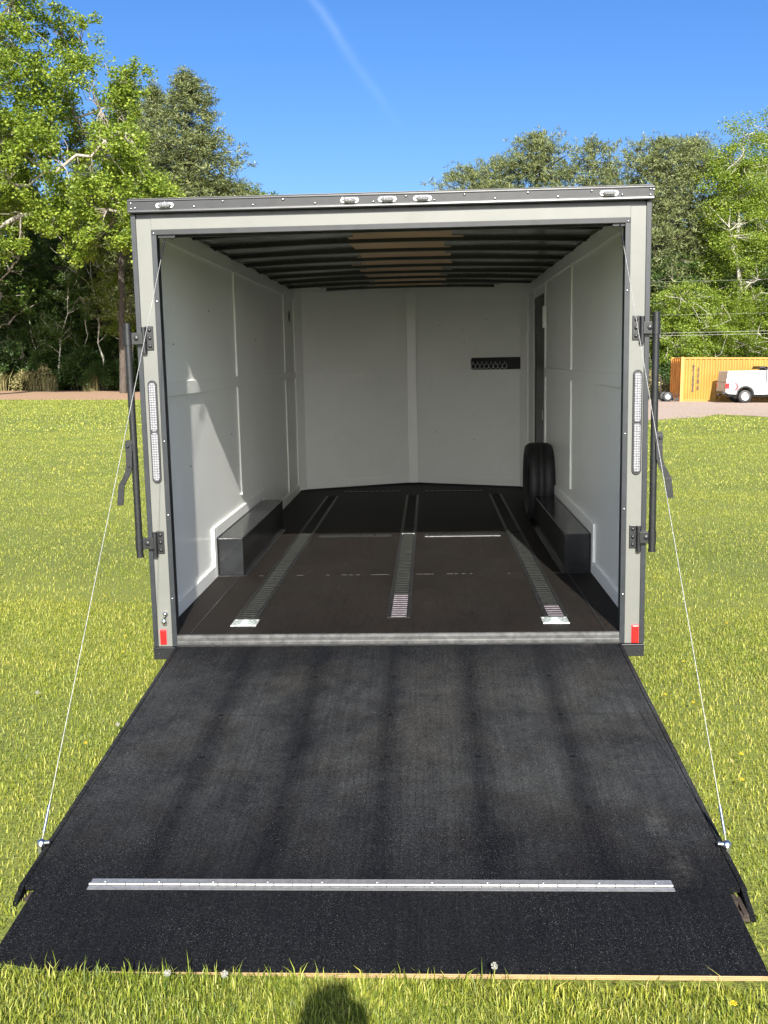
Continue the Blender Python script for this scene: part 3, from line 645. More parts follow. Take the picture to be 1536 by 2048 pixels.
m.build('backplate', M['blackmetal'], H, hb, .001)
for k in range(8):
    s = s1-.02-k*.052; m = MB(); m.tube([NP(s+.026*math.cos(t), .030, 1.325+.026*math.sin(t)) for t in np.linspace(0,2*math.pi,17)], .0035, 6, False); m.tube([NP(s,.027,1.352),NP(s,.034,1.375)], .006, 6); m.build('ring_hook', M['steel'], H, hb)

# ------------------------------------------------------------ shipping container
def text_part(body, size, name, mat, parent, mat_w, spacing=1.0, line=1.0):
    cu = D.curves.new(name, 'FONT'); cu.body = body; cu.size = size; cu.extrude = .002; cu.offset = size*.03; cu.align_x = 'CENTER'; cu.space_line = line
    tmp = D.objects.new('tmp', cu); COL.objects.link(tmp); bpy.context.view_layer.update()
    me = D.meshes.new_from_object(tmp.evaluated_get(bpy.context.evaluated_depsgraph_get())); D.objects.remove(tmp)
    me.name = name; me.materials.clear(); me.materials.append(mat); me.transform(mat_w)
    o = D.objects.new(name, me); COL.objects.link(o); o.parent = parent; return o
K = empty('shipping_container', (13.6,50.0,0), (0,0,rad(1.0))); tag(K, 'long yellow corrugated shipping container with black stacked lettering behind the white truck', 'container')
CL, CH, CD = 11.2, 2.34, 2.2
def corr(L_, pitch, dep):
    pts = []; x = .14
    while x+pitch < L_-.14: pts += [(x,0),(x+pitch*.28,0),(x+pitch*.5,dep),(x+pitch*.78,dep)]; x += pitch
    pts.append((x,0)); return pts
m = MB(); pts = corr(CL, .285, .04)
m.prism([(x,y+.02) for x,y in pts]+[(x,y+.03) for x,y in reversed(pts)], .13, CH-.1, 'z'); m.build('front_side', M['yellow'], K)
m = MB(); m.prism([(x,CD-.03-y) for x,y in pts]+[(x,CD-.04-y) for x,y in reversed(pts)], .13, CH-.1, 'z'); m.build('rear_side', M['yellow'], K)
m = MB(); m.box(0,CL,0,.06,0,.13); m.box(0,CL,CD-.06,CD,0,.13); m.box(0,CL,0,.06,CH-.1,CH); m.box(0,CL,CD-.06,CD,CH-.1,CH); [q.build('rail', M['yellow'], K, bevel=.004) for q in split_mb(m)]
m = MB()
for x in (0,CL-.13):
    for y in (0,CD-.13): m = MB(); m.box(x-.003,x+.133,y-.004,y+.134,.0,CH+.012); m.build('corner_post', M['orange'], K, bevel=.004)
m = MB(); m.box(.06,CL-.06,.061,CD-.061,CH-.06,CH-.03); m.build('roof', M['orange'], K)
m = MB(); m.box(.03,.07,.13,CD-.13,.05,CH-.05); m.box(CL-.07,CL-.03,.13,CD-.13,.05,CH-.05)
for yy in (.5,.9,1.3,1.7): m.tube([(.015,yy,.1),(.015,yy,CH-.1)], .018, 8)
ed_ = split_mb(m); [q.build('end_door', M['orange'], K) for q in ed_[:2]]; [q.build('lock_rod', M['orange'], K) for q in ed_[2:]]
def wm(x, z): return Matrix.Translation((x,.012,z)) @ Matrix.Rotation(rad(90),4,'X')
text_part('\n'.join('MEDITERRANEAN'), .15, 'lettering', M['ink'], K, wm(.66,1.83), 1, .73)
text_part('\n'.join('SHIPPING CO'), .15, 'lettering', M['ink'], K, wm(.92,1.72), 1, .73)
# ------------------------------------------------------------ white service truck
Tk = empty('pickup_truck', (15.2,47.6,0)); tag(Tk, 'white service pickup truck with covered bed parked before the yellow container', 'truck')
s_ = .88
def tp(mb, name, mat, parent=None, bevel=.01):
    mb.v = [(a*s_,b*s_,c*s_) for a,b,c in mb.v]; return mb.build(name, mat, parent or Tk, (0,0,0), bevel*s_)
def arch_pts(cx, cz, r, a0=180, a1=0, n=12): return [(cx+r*math.cos(rad(a0+(a1-a0)*i/n)), cz+r*math.sin(rad(a0+(a1-a0)*i/n))) for i in range(n+1)]
side = [(.12,.62),(.12,1.18),(2.42,1.2),(2.42,.5)]+[(1.72,.5)]+arch_pts(1.25,.47,.47,0,180)+[(.76,.5),(.3,.52)]
m = MB(); m.prism(side, 0, 1.95, 'y'); tp(m, 'bed', M['white'], None, .02)
m = MB(); m.prism([(.14,1.2),(.22,1.84),(2.40,1.88),(2.42,1.2)], .04, 1.91, 'y'); cap = tp(m, 'bed_cap', M['white'], None, .03)
m = MB(); m.box(.30,2.3,.028,.045,1.76,1.785); m.box(.35,2.3,.03,.045,1.225,1.24); tp(m, 'cap_trim', M['greytext'], cap, 0)
cabp = [(2.45,.5),(2.45,1.88),(2.6,1.96),(4.0,1.96),(4.7,1.3),(5.95,1.18),(6.1,.95),(6.1,.55),(5.55,.5)]+arch_pts(5.05,.45,.47,0,180)+[(4.55,.45)]
m = MB(); m.prism(cabp, .0, 1.95, 'y'); cab = tp(m, 'cab', M['white'], None, .04)
for a in (-.006,1.944):
    m = MB(); m.prism([(2.75,1.28),(2.78,1.82),(3.35,1.86),(3.35,1.28)], a, a+.012, 'y'); m.prism([(3.43,1.28),(3.43,1.86),(3.95,1.86),(4.5,1.28)], a, a+.012, 'y'); [tp(q, 'side_window', M['glassd'], cab, 0) for q in split_mb(m)]
m = MB(); m.box(3.38,3.39,-.004,.002,.5,1.9); m.box(2.62,2.628,-.004,.002,.5,1.9); [tp(q, 'door_seam', M['greytext'], cab, 0) for q in split_mb(m)]
m = MB(); m.box(2.05,3.0,.3,1.65,1.965,2.02); m.box(2.5,2.56,.25,1.7,1.9,2.1); m.box(2.1,2.4,.3,1.65,1.95,2.12); tp(m, 'roof_rack', M['blackmetal'], None, 0)
for cx, cn_ in ((1.25,0),(5.05,0)):
    for cy in (.12,1.83):
        m = MB(); m.lathe([(-.12,.2),(-.12,.33),(-.09,.38),(.09,.38),(.12,.33),(.12,.2)], (cx,cy,.38), 'y', 32); wh = tp(m, 'wheel', M['rubber'], None, 0)
        m = MB(); sg = -1 if cy < 1 else 1; m.lathe([(sg*.06,.001),(sg*.07,.08),(sg*.05,.13),(sg*.07,.19),(sg*.123,.215),(sg*.123,.23),(0,.235)], (cx,cy,.38), 'y', 24)
        for k in range(8): t = k*math.pi/4; m.ball((cx+.155*math.cos(t), cy+sg*.075, .38+.155*math.sin(t)), .022, 6)
        tp(m, 'rim', M['rim'], wh, 0)
for cx in (1.25,5.05):
    m = MB(); o1 = arch_pts(cx,.47,.53); i1 = arch_pts(cx,.47,.44); m.prism(o1+i1[::-1], -.02, .05, 'y'); tp(m, 'wheel_arch', M['blackmetal'], None, 0)
m = MB(); m.box(-.05,.3,.05,1.9,.5,.66); m.box(-.14,.1,.7,1.25,.42,.52); m.box(.3,5.6,.4,1.5,.34,.5); tp(m, 'bumper', M['blackmetal'], None, .02)
m = MB(); m.box(.105,.32,-.012,.12,.82,1.14); tp(m, 'tail_light', M['red'], None, .01); m = MB(); m.box(.105,.3,1.83,1.96,.82,1.14); tp(m, 'tail_light', M['red'], None, .01)
m = MB(); outer = [(.52+.34*math.cos(rad(a)), .93+.27*math.sin(rad(a))) for a in range(-60,61,12)]; inner = [(.44+.28*math.cos(rad(a)), .95+.22*math.sin(rad(a))) for a in range(60,-61,-12)]
m.prism(outer+inner, -.006, .003, 'y'); tp(m, 'decal', M['redgraphic'], None, 0)
m = MB()
for x in np.arange(1.3,2.05,.09): m.box(x, x+.06, .016, .04, 1.27+.0, 1.31)
for x in np.arange(1.1,2.1,.07): m.box(x, x+.05, -.004, .01, 1.155, 1.175)
tp(m, 'lettering', M['greytext'], cap, 0)
text_part('V', .42, 'lettering', M['ink'], cab, Matrix.Translation((2.98*s_,-.006,.66*s_)) @ Matrix.Rotation(rad(90),4,'X'))
# ------------------------------------------------------------ small wheeled axle, fence, wires
Ax = empty('loose_axle', (12.85,49.6,0)); tag(Ax, 'small old trailer axle with a white-rimmed wheel beside the container end', 'axle')
for cy in (0,.75):
    m = MB(); m.lathe([(-.08,.13),(-.08,.22),(-.05,.27),(.05,.27),(.08,.22),(.08,.13)], (0,cy,.26), 'y', 24); wh = m.build('wheel', M['rubber'], Ax)
    m = MB(); m.lathe([(-.05,.001),(-.05,.06),(-.02,.09),(-.085,.14),(0,.145)], (0,cy,.26), 'y', 20); m.build('rim', M['white'], wh)
m = MB(); m.tube([(0,0,.26),(0,.75,.26)], .035, 8); m.tube([(0,.35,.26),(.45,.2,.42),(.62,.1,.15)], .03, 8); m.box(.3,.62,.0,.3,.05,.22); m.tube([(.5,.1,.1),(.58,.0,.5)], .02, 6); m.build('beam', M['rust'], Ax)
Fn = empty('wire_fence', (10.2,52.2,0)); tag(Fn, 'rusty wire fence with thin posts left of the yellow container', 'fence')
for k in range(4): m = MB(); m.tube([(k*.95,0,0),(k*.95,0,1.35)], .03, 8); m.build('post', M['rust'], Fn)
m = MB(); m.tube([(0,0,1.28),(2.85,0,1.3)], .015, 6)
for k in range(34): m.tube([(k*.085,0,.02),(k*.085+.02*math.sin(k),0,1.28)], .006, 4, False)
for z in (.3,.6,.9): m.tube([(0,.008,z),(2.85,.008,z)], .006, 4)
m.build('wire_mesh', M['rust'], Fn)
def util_pole(x, y, h, lab):
    o = empty('utility_pole', (x,y,0)); tag(o, lab, 'pole')
    m = MB(); m.tube([(0,0,0),(0,0,h)], [.14,.1], 12); m.build('post', M['bark_dark'], o); m = MB(); m.box(-.05,.05,-.6,.6,h-.5,h-.4); m.build('crossarm', M['bark_dark'], o)
util_pole(-6.0,50.2,7.2,'wooden utility pole standing behind the trailer'); util_pole(31,51.5,7.4,'wooden utility pole beyond the right edge of the view')
for z0, z1, zs, lab in ((3.18,3.95,.16,'lower of the two pale wires strung just above the yellow container'),(3.32,4.1,.16,'upper of the two pale wires strung just above the yellow container'),(4.3,5.05,.2,'thin single wire halfway up the trees right of the trailer'),(6.0,6.9,.25,'highest thin wire crossing the trees right of the trailer')):
    m = MB(); pts = []
    for i in range(41):
        t = i/40; pts.append((-6+37*t, 50.1+1.3*t, z0+(z1-z0)*t-zs*4*t*(1-t)*.5))
    thin = .008 if 'two' in lab else .0035
    m.tube(pts, thin, 5, False); o = m.build('overhead_wire', M['wire'], None, (0,0,0)); tag(o, lab, 'wire')

#VEG#
# ------------------------------------------------------------ lawn
def blades(name, zones, mat, kind='stuff'):
    outs = []
    for (n, xf, hmin, hmax, wd, tuft) in zones:
        P = xf(n); n = len(P)
        h = rng.uniform(hmin, hmax, n)*rng.uniform(.6,1.25,n); a = rng.uniform(0, 2*np.pi, n); ln = rng.uniform(.15,.95,n)*h; wv = wd*rng.uniform(.6,1.3,n)
        dx, dy = np.cos(a), np.sin(a); b = a+rng.uniform(-.9,.9,n)+np.pi/2; wx, wy = np.cos(b)*wv/2, np.sin(b)*wv/2
        z0 = np.full(n, -.004)
        v = np.empty((n,5,3))
        v[:,0] = np.stack([P[:,0]-wx, P[:,1]-wy, z0],1); v[:,1] = np.stack([P[:,0]+wx, P[:,1]+wy, z0],1)
        mx_, my_ = P[:,0]+dx*ln*.3, P[:,1]+dy*ln*.3
        v[:,2] = np.stack([mx_+wx*.8, my_+wy*.8, h*.6],1); v[:,3] = np.stack([mx_-wx*.8, my_-wy*.8, h*.6],1)
        v[:,4] = np.stack([P[:,0]+dx*ln, P[:,1]+dy*ln, h*(1-.25*rng.random(n))],1); outs.append(v.reshape(-1,3))
    o = npmesh(name, np.concatenate(outs), 5, [(0,1,2,3),(3,2,4)], mat); tag(o, kind=kind); return o
def clumpy(x, y, s=1.0):
    return .5+.25*np.sin(x*3.1*s+np.sin(y*2.3*s)*1.7)+.25*np.sin(y*3.7*s+np.sin(x*1.9*s)*2.1)
def zone(x0, x1, y0, y1, keep=None, wedge=None, cl=.55):
    def f(n):
        x = rng.uniform(x0, x1, n); y = rng.uniform(y0, y1, n); k = rng.random(n) < (1-cl+cl*clumpy(x, y))
        k &= ~((np.abs(x) < 1.12) & (y > -2.535) & (y < -2.05)); k &= ~((np.abs(x) < 1.17) & (y >= -2.06) & (y < 6.3))
        if keep is not None: k &= keep(x, y)
        return np.stack([x[k], y[k]],1)
    return f
def road_off(x, y):
    e = np.interp(x, [-60,-30,-22,-14,-4,3,8,9.6,11.4,12.4,15,40], [50.3,50,50.3,51,44,31,29.6,31.5,34,31.2,29.5,27])
    return y < e+rng.normal(0,.5,len(x))
fov = lambda mrg: (lambda x, y: (np.abs(x+.05*(y+5)) < (y+5.1)*.40+mrg) & road_off(x, y) & ~((np.abs(x+.045*(y+5)) < (y+5.1)*.2-.15) & (y > 7)))
blades('grass', [
    (95000, zone(-2.4,2.4,-3.2,-2.535), .014,.036,.0028,0),
    (1600, zone(-2.0,2.0,-3.2,-2.54), .035,.06,.0035,0),
    (700, zone(-1.3,1.3,-2.60,-2.54), .04,.07,.0035,0),
    (30000, zone(-6,6,-8,-3.2), .025,.05,.006,0),
    (300000, zone(-3.4,3.4,-2.55,2.0), .012,.031,.003,0),
    (40000, zone(-8,8,-3.2,3.0, lambda x, y: np.abs(x) > 3.3), .02,.045,.007,0),
    (1500, zone(-3.3,3.3,-2.55,3.0), .035,.055,.0035,0),
    (220000, zone(-8,7,2.0,9.0, fov(1.6)), .013,.033,.0046,0),
    (200000, zone(-12,11,9.0,22.0, fov(2.0)), .016,.038,.009,0),
    (150000, zone(-27,22,22.0,52.0, fov(1.0)), .03,.06,.024,0),
    (25000, zone(-40,-10,76,90), .15,.5,.05,0), (9000, zone(1,30,55.5,60), .15,.5,.05,0),
], M['grass'])
# tufts standing up in front of the flap's raw edge
# dandelions: flowers and seed heads, each its own plant
def dandelion(x, y, h, seed, lab):
    o = empty('dandelion', (x,y,0)); tag(o, lab, 'flower', 'dandelions in the lawn')
    m = MB(); m.tube([(0,0,0),(.004,0,h*.5),(.008,.003,h)], .0015, 5); m.build('stem', M['leaf_mid'], o)
    m = MB()
    if seed:
        m.ball((.008,.003,h+.008), .0035, 6)
        for i in range(46):
            d = Vector((random.gauss(0,1),random.gauss(0,1),random.gauss(0,1))).normalized(); c = Vector((.008,.003,h+.008)); e = c+d*.010; t = d.orthogonal().normalized()*.0012; q = d.cross(t)
            m.add([c, e+t, e+q, e-t], [(0,1,2),(0,2,3)])
        m.build('seed_head', M['seedh'], o)
    else:
        for i in range(26):
            a = i*2.4; r = .004+.006*(i%3)/2; z = h+.004-.003*(i%3); m.add([(.008,.003,h),(.008+r*math.cos(a-.2),.003+r*math.sin(a-.2),z),(.008+r*1.15*math.cos(a),.003+r*1.15*math.sin(a),z),(.008+r*math.cos(a+.2),.003+r*math.sin(a+.2),z)], [(0,1,2,3)])
        m.build('flower_head', M['petal'], o)
M['seedh'] = simple('white_seed_fluff', (.26,.255,.22), .9, 0, .05, 50); M['petal'] = simple('yellow_petals', (.6,.42,.01), .6, 0, .1, 50)
for x, y, h, lab in ((-.555,-2.61,.05,'white dandelion seed head before the left part of the plywood edge, leftmost of the pair'),(-.40,-2.60,.045,'white dandelion seed head before the plywood edge, right one of the pair'),(-.79,-2.93,.04,'low dandelion seed head near the bottom edge at lower left'),(.335,-2.56,.065,'tall dandelion seed head seen against the black flap, right of the head shadow'),(-1.29,-.66,.04,'dandelion seed head in the grass left of the ramp middle'),(-1.46,-1.75,.04,'dandelion seed head just left of the left cable end'),(-1.85,-.2,.035,'dandelion seed head far left in the grass beside the ramp top')):
    dandelion(x, y, h, True, lab)
for x, y in ((1.47,-.22),(1.50,-.9),(1.36,-.1),(1.42,-1.18),(-1.72,.9),(-1.5,.75),(-1.37,.6),(-1.63,.55),(-1.36,-.9),(.95,-2.66),(1.6,.5),(2.1,1.4),(-2.2,2.0),(-1.2,-2.75)):
    dandelion(x, y, .05, False, 'small yellow dandelion flower in the grass')

# ------------------------------------------------------------ trees
def leafcloud(centres, radii, per, size, up=.5, flat=.6, droop=0):
    c = np.repeat(centres, per, 0); r = np.repeat(radii, per); n = len(c)
    d = rng.normal(0,1,(n,3)); d /= np.linalg.norm(d,axis=1)[:,None]; d *= (rng.random(n)**.45)[:,None]; d[:,2] *= flat
    p = c+d*r[:,None]; p[:,2] -= droop*np.abs(rng.normal(0,1,n))*r
    nn = rng.normal(0,1,(n,3)); nn[:,2] = np.abs(nn[:,2])+up; nn[:,1] -= .4; nn /= np.linalg.norm(nn,axis=1)[:,None]
    t = np.cross(nn, rng.normal(0,1,(n,3))); t /= np.linalg.norm(t,axis=1)[:,None]; b = np.cross(nn,t)
    s = (size*rng.uniform(.6,1.35,n))[:,None]
    v = np.empty((n,4,3)); v[:,0] = p-t*s*.5; v[:,1] = p+b*s*.42-nn*s*.06; v[:,2] = p+t*s*.6-nn*s*.12; v[:,3] = p-b*s*.42-nn*s*.06
    return v.reshape(-1,3)
def limb(m, a, b, r0, r1, wob=.08, n=6, sides=7, rise=.0):
    a = Vector(a); b = Vector(b); L_ = (b-a).length; pts = []
    for i in range(n+1):
        t = i/n; p = a.lerp(b,t)
        if 0 < i < n: p += Vector((random.gauss(0,1),random.gauss(0,1),random.gauss(0,.6)))*wob*L_*.5*math.sin(math.pi*t)
        p.z += rise*L_*math.sin(math.pi*t); pts.append(p)
    m.tube(pts, [r0+(r1-r0)*(i/n) for i in range(n+1)], sides, False); return pts
def broadleaf(name, H, cr, base, nclump, per, leaf, csize, mats, seed, trunk_r=.25, shape=(1,1,1), lean=(0,0), nlimb=9, droop=.05):
    """H height, cr crown radius, base crown base height"""
    random.seed(seed); o = empty(name); m = MB(); top = Vector((lean[0],lean[1],H*.9))
    tp_ = limb(m, (0,0,-.1), top, trunk_r, trunk_r*.2, .03, 9, 9)
    cz = (H+base)/2; hz = (H-base)/2; nodes = []
    for i in range(nlimb):
        t = .25+.7*i/nlimb; s = tp_[min(8,int(t*9))]; s = Vector((s.x,s.y,max(base*.85, s.z))); a = i*2.4+random.uniform(-.4,.4); zz = base+(H-base)*(i+.7)/nlimb*.95
        rr = cr*.8*math.sqrt(max(.08,1-((zz-cz)/hz)**2))
        e = Vector((math.cos(a)*rr*shape[0]+lean[0]*t, math.sin(a)*rr*shape[1]+lean[1]*t, zz)); k = min(range(len(tp_)), key=lambda q: abs(tp_[q].z-(zz-rr*.5)))
        nodes += limb(m, tp_[k], e, trunk_r*.42*(1.1-t*.6), trunk_r*.08, .12, 7, 6)[2:]
    nodes += tp_[4:]
    C_ = []; R_ = []
    for i in range(nclump):
        while True:
            d = Vector((random.gauss(0,1),random.gauss(0,1),random.gauss(0,1))).normalized(); q = random.random()**.38
            lob = .78+.22*math.sin(3*math.atan2(d.y,d.x)+seed)*math.cos(4*d.z+seed)+random.uniform(-.1,.12)
            p = Vector((d.x*cr*q*shape[0]*lob, d.y*cr*q*shape[1]*lob, cz+d.z*hz*q*(.85+.15*lob)))
            if p.z > base*.8: break
        p += Vector((lean[0],lean[1],0))*(p.z/H); C_.append(tuple(p)); R_.append(csize*random.uniform(.6,1.25))
        k = min(nodes, key=lambda q_: (q_-p).length)
        if (k-p).length > .3: limb(m, k, p, trunk_r*.09, .012, .12, 3, 4)
    m.build('trunk', mats[0], o)
    v = leafcloud(np.array(C_), np.array(R_), per, leaf, .5, .62, droop); npmesh('crown', v, 4, [(0,1,2,3)], mats[1], o); return o
def pine(name, H, base, cr, seed, dens=1.0, mats=None, open_=0, blade=.30, bw=.024, roundtop=0):
    random.seed(seed); o = empty(name); m = MB(); tp_ = limb(m, (0,0,-.1), (random.uniform(-.3,.3),0,H*.98), H*.014, .03, .012, 12, 8); tips = []
    z = base
    while z < H-.3:
        t = (z-base)/(H-base); rr = cr*((1-t)**.75 if not roundtop else math.sqrt(max(0.02,1-(max(0,t-.25)/.78)**2))*(.75+.25*min(1,t*4)))*random.uniform(.72,1.1)+.25
        nb = random.choice((3,4,5)); a0 = random.random()*6.28
        for b in range(nb):
            a = a0+b*6.283/nb+random.uniform(-.35,.35); L_ = rr*random.uniform(.7,1.08)
            e = Vector((math.cos(a)*L_, math.sin(a)*L_, z+L_*random.uniform(.05,.45)*(1 if t>.3 else .4))); s = Vector((0,0,z)); pts = limb(m, s, e, .02+.012*L_, .012, .06, 5, 5)
            nt = int((4+L_*5.5)*dens)
            for q in range(nt):
                u = random.random()**.6; u = .25+.75*u; p = s.lerp(e,u); sp = .16+.34*L_*(.35+.5*math.sin(u*2.6))
                p = p+Vector((random.gauss(0,1)*sp*.75, random.gauss(0,1)*sp*.75, random.gauss(0,1)*sp*.38+.1)); tips.append(tuple(p))
        z += random.uniform(.28,.52)*(1+open_)
    for i in range(int(30*dens)): tips.append((random.gauss(0,.22),random.gauss(0,.22),H-.2+random.gauss(0,.3)))
    m.build('trunk', mats[0], o)
    c = np.repeat(np.array(tips), 15, 0)+rng.normal(0,.07,(len(tips)*15,3)); n = len(c); d = rng.normal(0,1,(n,3)); d[:,2] = d[:,2]*.8+.55; d /= np.linalg.norm(d,axis=1)[:,None]
    t = np.cross(d, rng.normal(0,1,(n,3))); t /= np.linalg.norm(t,axis=1)[:,None]; L2 = (blade*rng.uniform(.6,1.2,n))[:,None]
    v = np.empty((n,4,3)); v[:,0] = c; v[:,1] = c+d*L2*.5+t*bw; v[:,2] = c+d*L2; v[:,3] = c+d*L2*.5-t*bw
    npmesh('crown', v.reshape(-1,3), 4, [(0,1,2,3)], mats[1], o); return o
def shrub(name, r, h, n, leaf, mats, seed):
    random.seed(seed); o = empty(name); m = MB(); C_ = []; R_ = []
    for i in range(16):
        a = random.random()*6.28; q = random.random()**.5*r; e = Vector((math.cos(a)*q, math.sin(a)*q, h*random.uniform(.3,.95)*(1-.4*q/r)))
        limb(m, (e.x*.15,e.y*.15,0), e, .03, .008, .1, 4, 4); C_.append(tuple(e)); R_.append(r*.38)
    m.build('stems', mats[0], o); npmesh('foliage', leafcloud(np.array(C_), np.array(R_), n//16, leaf, .4, .85, .1), 4, [(0,1,2,3)], mats[1], o); return o
def drytuft(seed):
    random.seed(seed); o = MB(); 
    for i in range(160):
        a = random.random()*6.28; h = random.uniform(.5,1.2); l = random.uniform(.1,.6)*h; p = Vector((random.gauss(0,.18),random.gauss(0,.18),0)); t = Vector((-math.sin(a),math.cos(a),0))*.018
        q = p+Vector((math.cos(a)*l*.35,math.sin(a)*l*.35,h*.65)); e = p+Vector((math.cos(a)*l,math.sin(a)*l,h)); o.add([p-t,p+t,q+t,q-t,e], [(0,1,2,3),(3,2,4)])
    return o.build('broom_grass', M['dry'])
def bare(name, H, seed, mat, lean=0):
    random.seed(seed); o = empty(name); m = MB(); pts = limb(m, (0,0,-.1), (lean,random.uniform(-.5,.5),H), .085, .02, .022, 9, 7); nd = []
    for i in range(3,9):
        for q in range(2):
            a = random.random()*6.28; L_ = H*.28*random.uniform(.5,1.1); e = pts[i]+Vector((math.cos(a)*L_, math.sin(a)*L_*.6, L_*random.uniform(.3,.9))); p2 = limb(m, pts[i], e, .035, .01, .12, 5, 5)
            for k in (2,3,4):
                for w_ in (0,1):
                    a2 = a+random.uniform(-1,1); limb(m, p2[k], p2[k]+Vector((math.cos(a2),math.sin(a2)*.6,random.uniform(.2,.8)))*L_*.4, .014, .005, .1, 3, 4); nd.append(tuple(p2[k]))
                nd.append(tuple(p2[k]))
    m.build('trunk', mat, o); npmesh('crown', leafcloud(np.array(nd), np.full(len(nd),.7), 40, .13, .4, .6, 0), 4, [(0,1,2,3)], M['leaf_mid'], o); return o
def put(o, x, y, rz=0, s=1.0, lab=None, cat='tree', group=None, sz=None):
    o.location = (x,y,o.location.z); o.rotation_euler = (0,0,rz); o.scale = (s,s,sz or s); tag(o, lab, cat, group); return o
GB, DB, PB = M['bark_grey'], M['bark_dark'], M['bark_pale']
LB, LM, LD, NE = M['leaf_bright'], M['leaf_mid'], M['leaf_dark'], M['needle']

# left: the great overhanging sweetgum, trunk just outside the picture
random.seed(3); o = empty('sweetgum_tree'); m = MB(); tk = limb(m, (0,0,-.1), (-.5,.3,17), .5, .12, .02, 12, 12)
limbs = [((0,0,9.0),(5.2,-1.2,10.6),.2),((0,0,7.0),(5.8,.4,9.6),.17),((5.8,.4,9.6),(9.2,-.5,7.4),.11),((0,0,11),(7.5,1.0,14.2),.16),((0,0,12.5),(4.0,-1.5,18.5),.15),((0,0,13.5),(1.5,1,20),.13),((0,0,12),(-5,1,16),.15),((0,0,9),(-6,-2,12),.16),((0,0,10),(0,5,14),.14),((0,0,10),(1,-5,14),.14),((5.2,-1.2,10.6),(8.6,-2,12.2),.09),((0,0,13),(5.5,2,17.4),.11),((5.8,.4,9.6),(8,1,8.2),.07)]
nd = []
for a, b, r0 in limbs: nd += limb(m, a, b, r0, .035, .12, 9, 8, .04)[1:]
blobs = [  # (x, y, z, radius) of leaf masses hung along the limbs
 (1.0,0,19.6,2.0),(3.6,-1,18.8,1.9),(5.2,1,17.6,1.5),(1.5,1,16.6,2.0),(3.6,-1.5,16.2,1.9),(-1,0,18.4,2.3),(5.0,-1,14.6,1.5),(2.2,-2,13.9,2.1),(7.4,1,13.9,1.3),(8.2,.5,15.2,1.1),(0,-2,12.6,2.0),(6.6,1.2,12.4,1.4),
 (4.1,-1.4,11.9,1.6),(2.2,-1.6,10.2,1.8),(5.6,-1,10.2,1.6),(8.4,-1.8,11.9,1.2),(7.2,-.6,9.3,1.5),(9.3,-.6,10.1,1.4),(10.4,-1,9.5,.9),(4.6,0,8.9,1.3),(9.0,-.4,8.0,1.0),(9.0,-.5,7.0,.75),(8.1,-.2,7.9,.8),(0.6,-1.5,8.6,1.5),(3.0,.2,9.2,1.2),(-3,-1,13,2.6),(-5.5,0,15,2.4),(-6,-2,12,2.3),(0,4.5,14,2.4),(1,-4.5,14.2,2.0),(-3,2,17.5,2.4),(7.8,0,11.1,.9),(6.3,-.6,8.2,1.0),(4.4,0,13.2,1.6),(6.2,.5,15.6,1.2),(3,0,20.2,1.5),(0,0,21,1.8),(2.6,2,12.2,1.7),(5.0,2.5,12.9,1.4),(1.2,2,10.6,1.8),(7.0,2,10.4,1.2),(3.5,2.5,14.6,1.6),(5.6,.4,7.4,.9),(2.2,-.5,7.6,1.1),(7.6,.2,12.6,.9)]
C_ = []; R_ = []
for bx_, by_, bz_, br_ in blobs:
    for i in range(int(9+br_*br_*9)):
        d = Vector((random.gauss(0,1),random.gauss(0,1),random.gauss(0,1))).normalized()*br_*random.random()**.4; p = Vector((bx_,by_,bz_))+Vector((d.x,d.y,d.z*.85)); C_.append(tuple(p)); R_.append(random.uniform(.3,.62))
        if random.random() < .6:
            k = min(nd, key=lambda q_: (q_-p).length); limb(m, k, p, .03, .008, .15, 4, 4)
m.build('trunk', GB, o); npmesh('crown', leafcloud(np.array(C_), np.array(R_), 95, .125, .5, .75, .15), 4, [(0,1,2,3)], LB, o)
o.location.z = -.3; put(o, -28.6, 57.8, 0, 1.28, 'large bright green sweetgum overhanging the upper left corner with pale grey limbs')

# protos
pA = pine('pine_tree', 22.5, 5, 4.5, 21, 2.0, (DB,NE)); pB = pine('pine_tree', 17, 5, 3.6, 22, 1.5, (DB,NE), roundtop=1); pC = pine('pine_tree', 16.5, 6, 2.6, 23, 1.2, (DB,NE), .3, roundtop=1)
bA = broadleaf('broadleaf_tree', 15, 4.2, 3.2, 260, 110, .16, .85, (GB,LM), 31); bB = broadleaf('broadleaf_tree', 12, 3.4, 1.2, 230, 105, .14, .75, (GB,LD), 32, .16); bC = broadleaf('broadleaf_tree', 18, 3.0, 3.0, 320, 170, .10, .8, (PB,LB), 33, .2)
bD = broadleaf('broadleaf_tree', 7, 3.2, .8, 190, 170, .088, .62, (PB,LB), 34, .12)
sA = shrub('shrub', 1.6, 2.6, 6400, .10, (DB,LD), 41); sB = shrub('shrub', 1.3, 1.8, 3600, .11, (DB,M['dry']), 42)
used = set()
def place(proto, x, y, rz=0, s=1.0, lab=None, cat='tree', group=None, sz=None):
    if proto.name in used: proto = copy_tree(proto)
    else: used.add(proto.name)
    return put(proto, x, y, rz, s, lab, cat, group, sz)
protos = {}
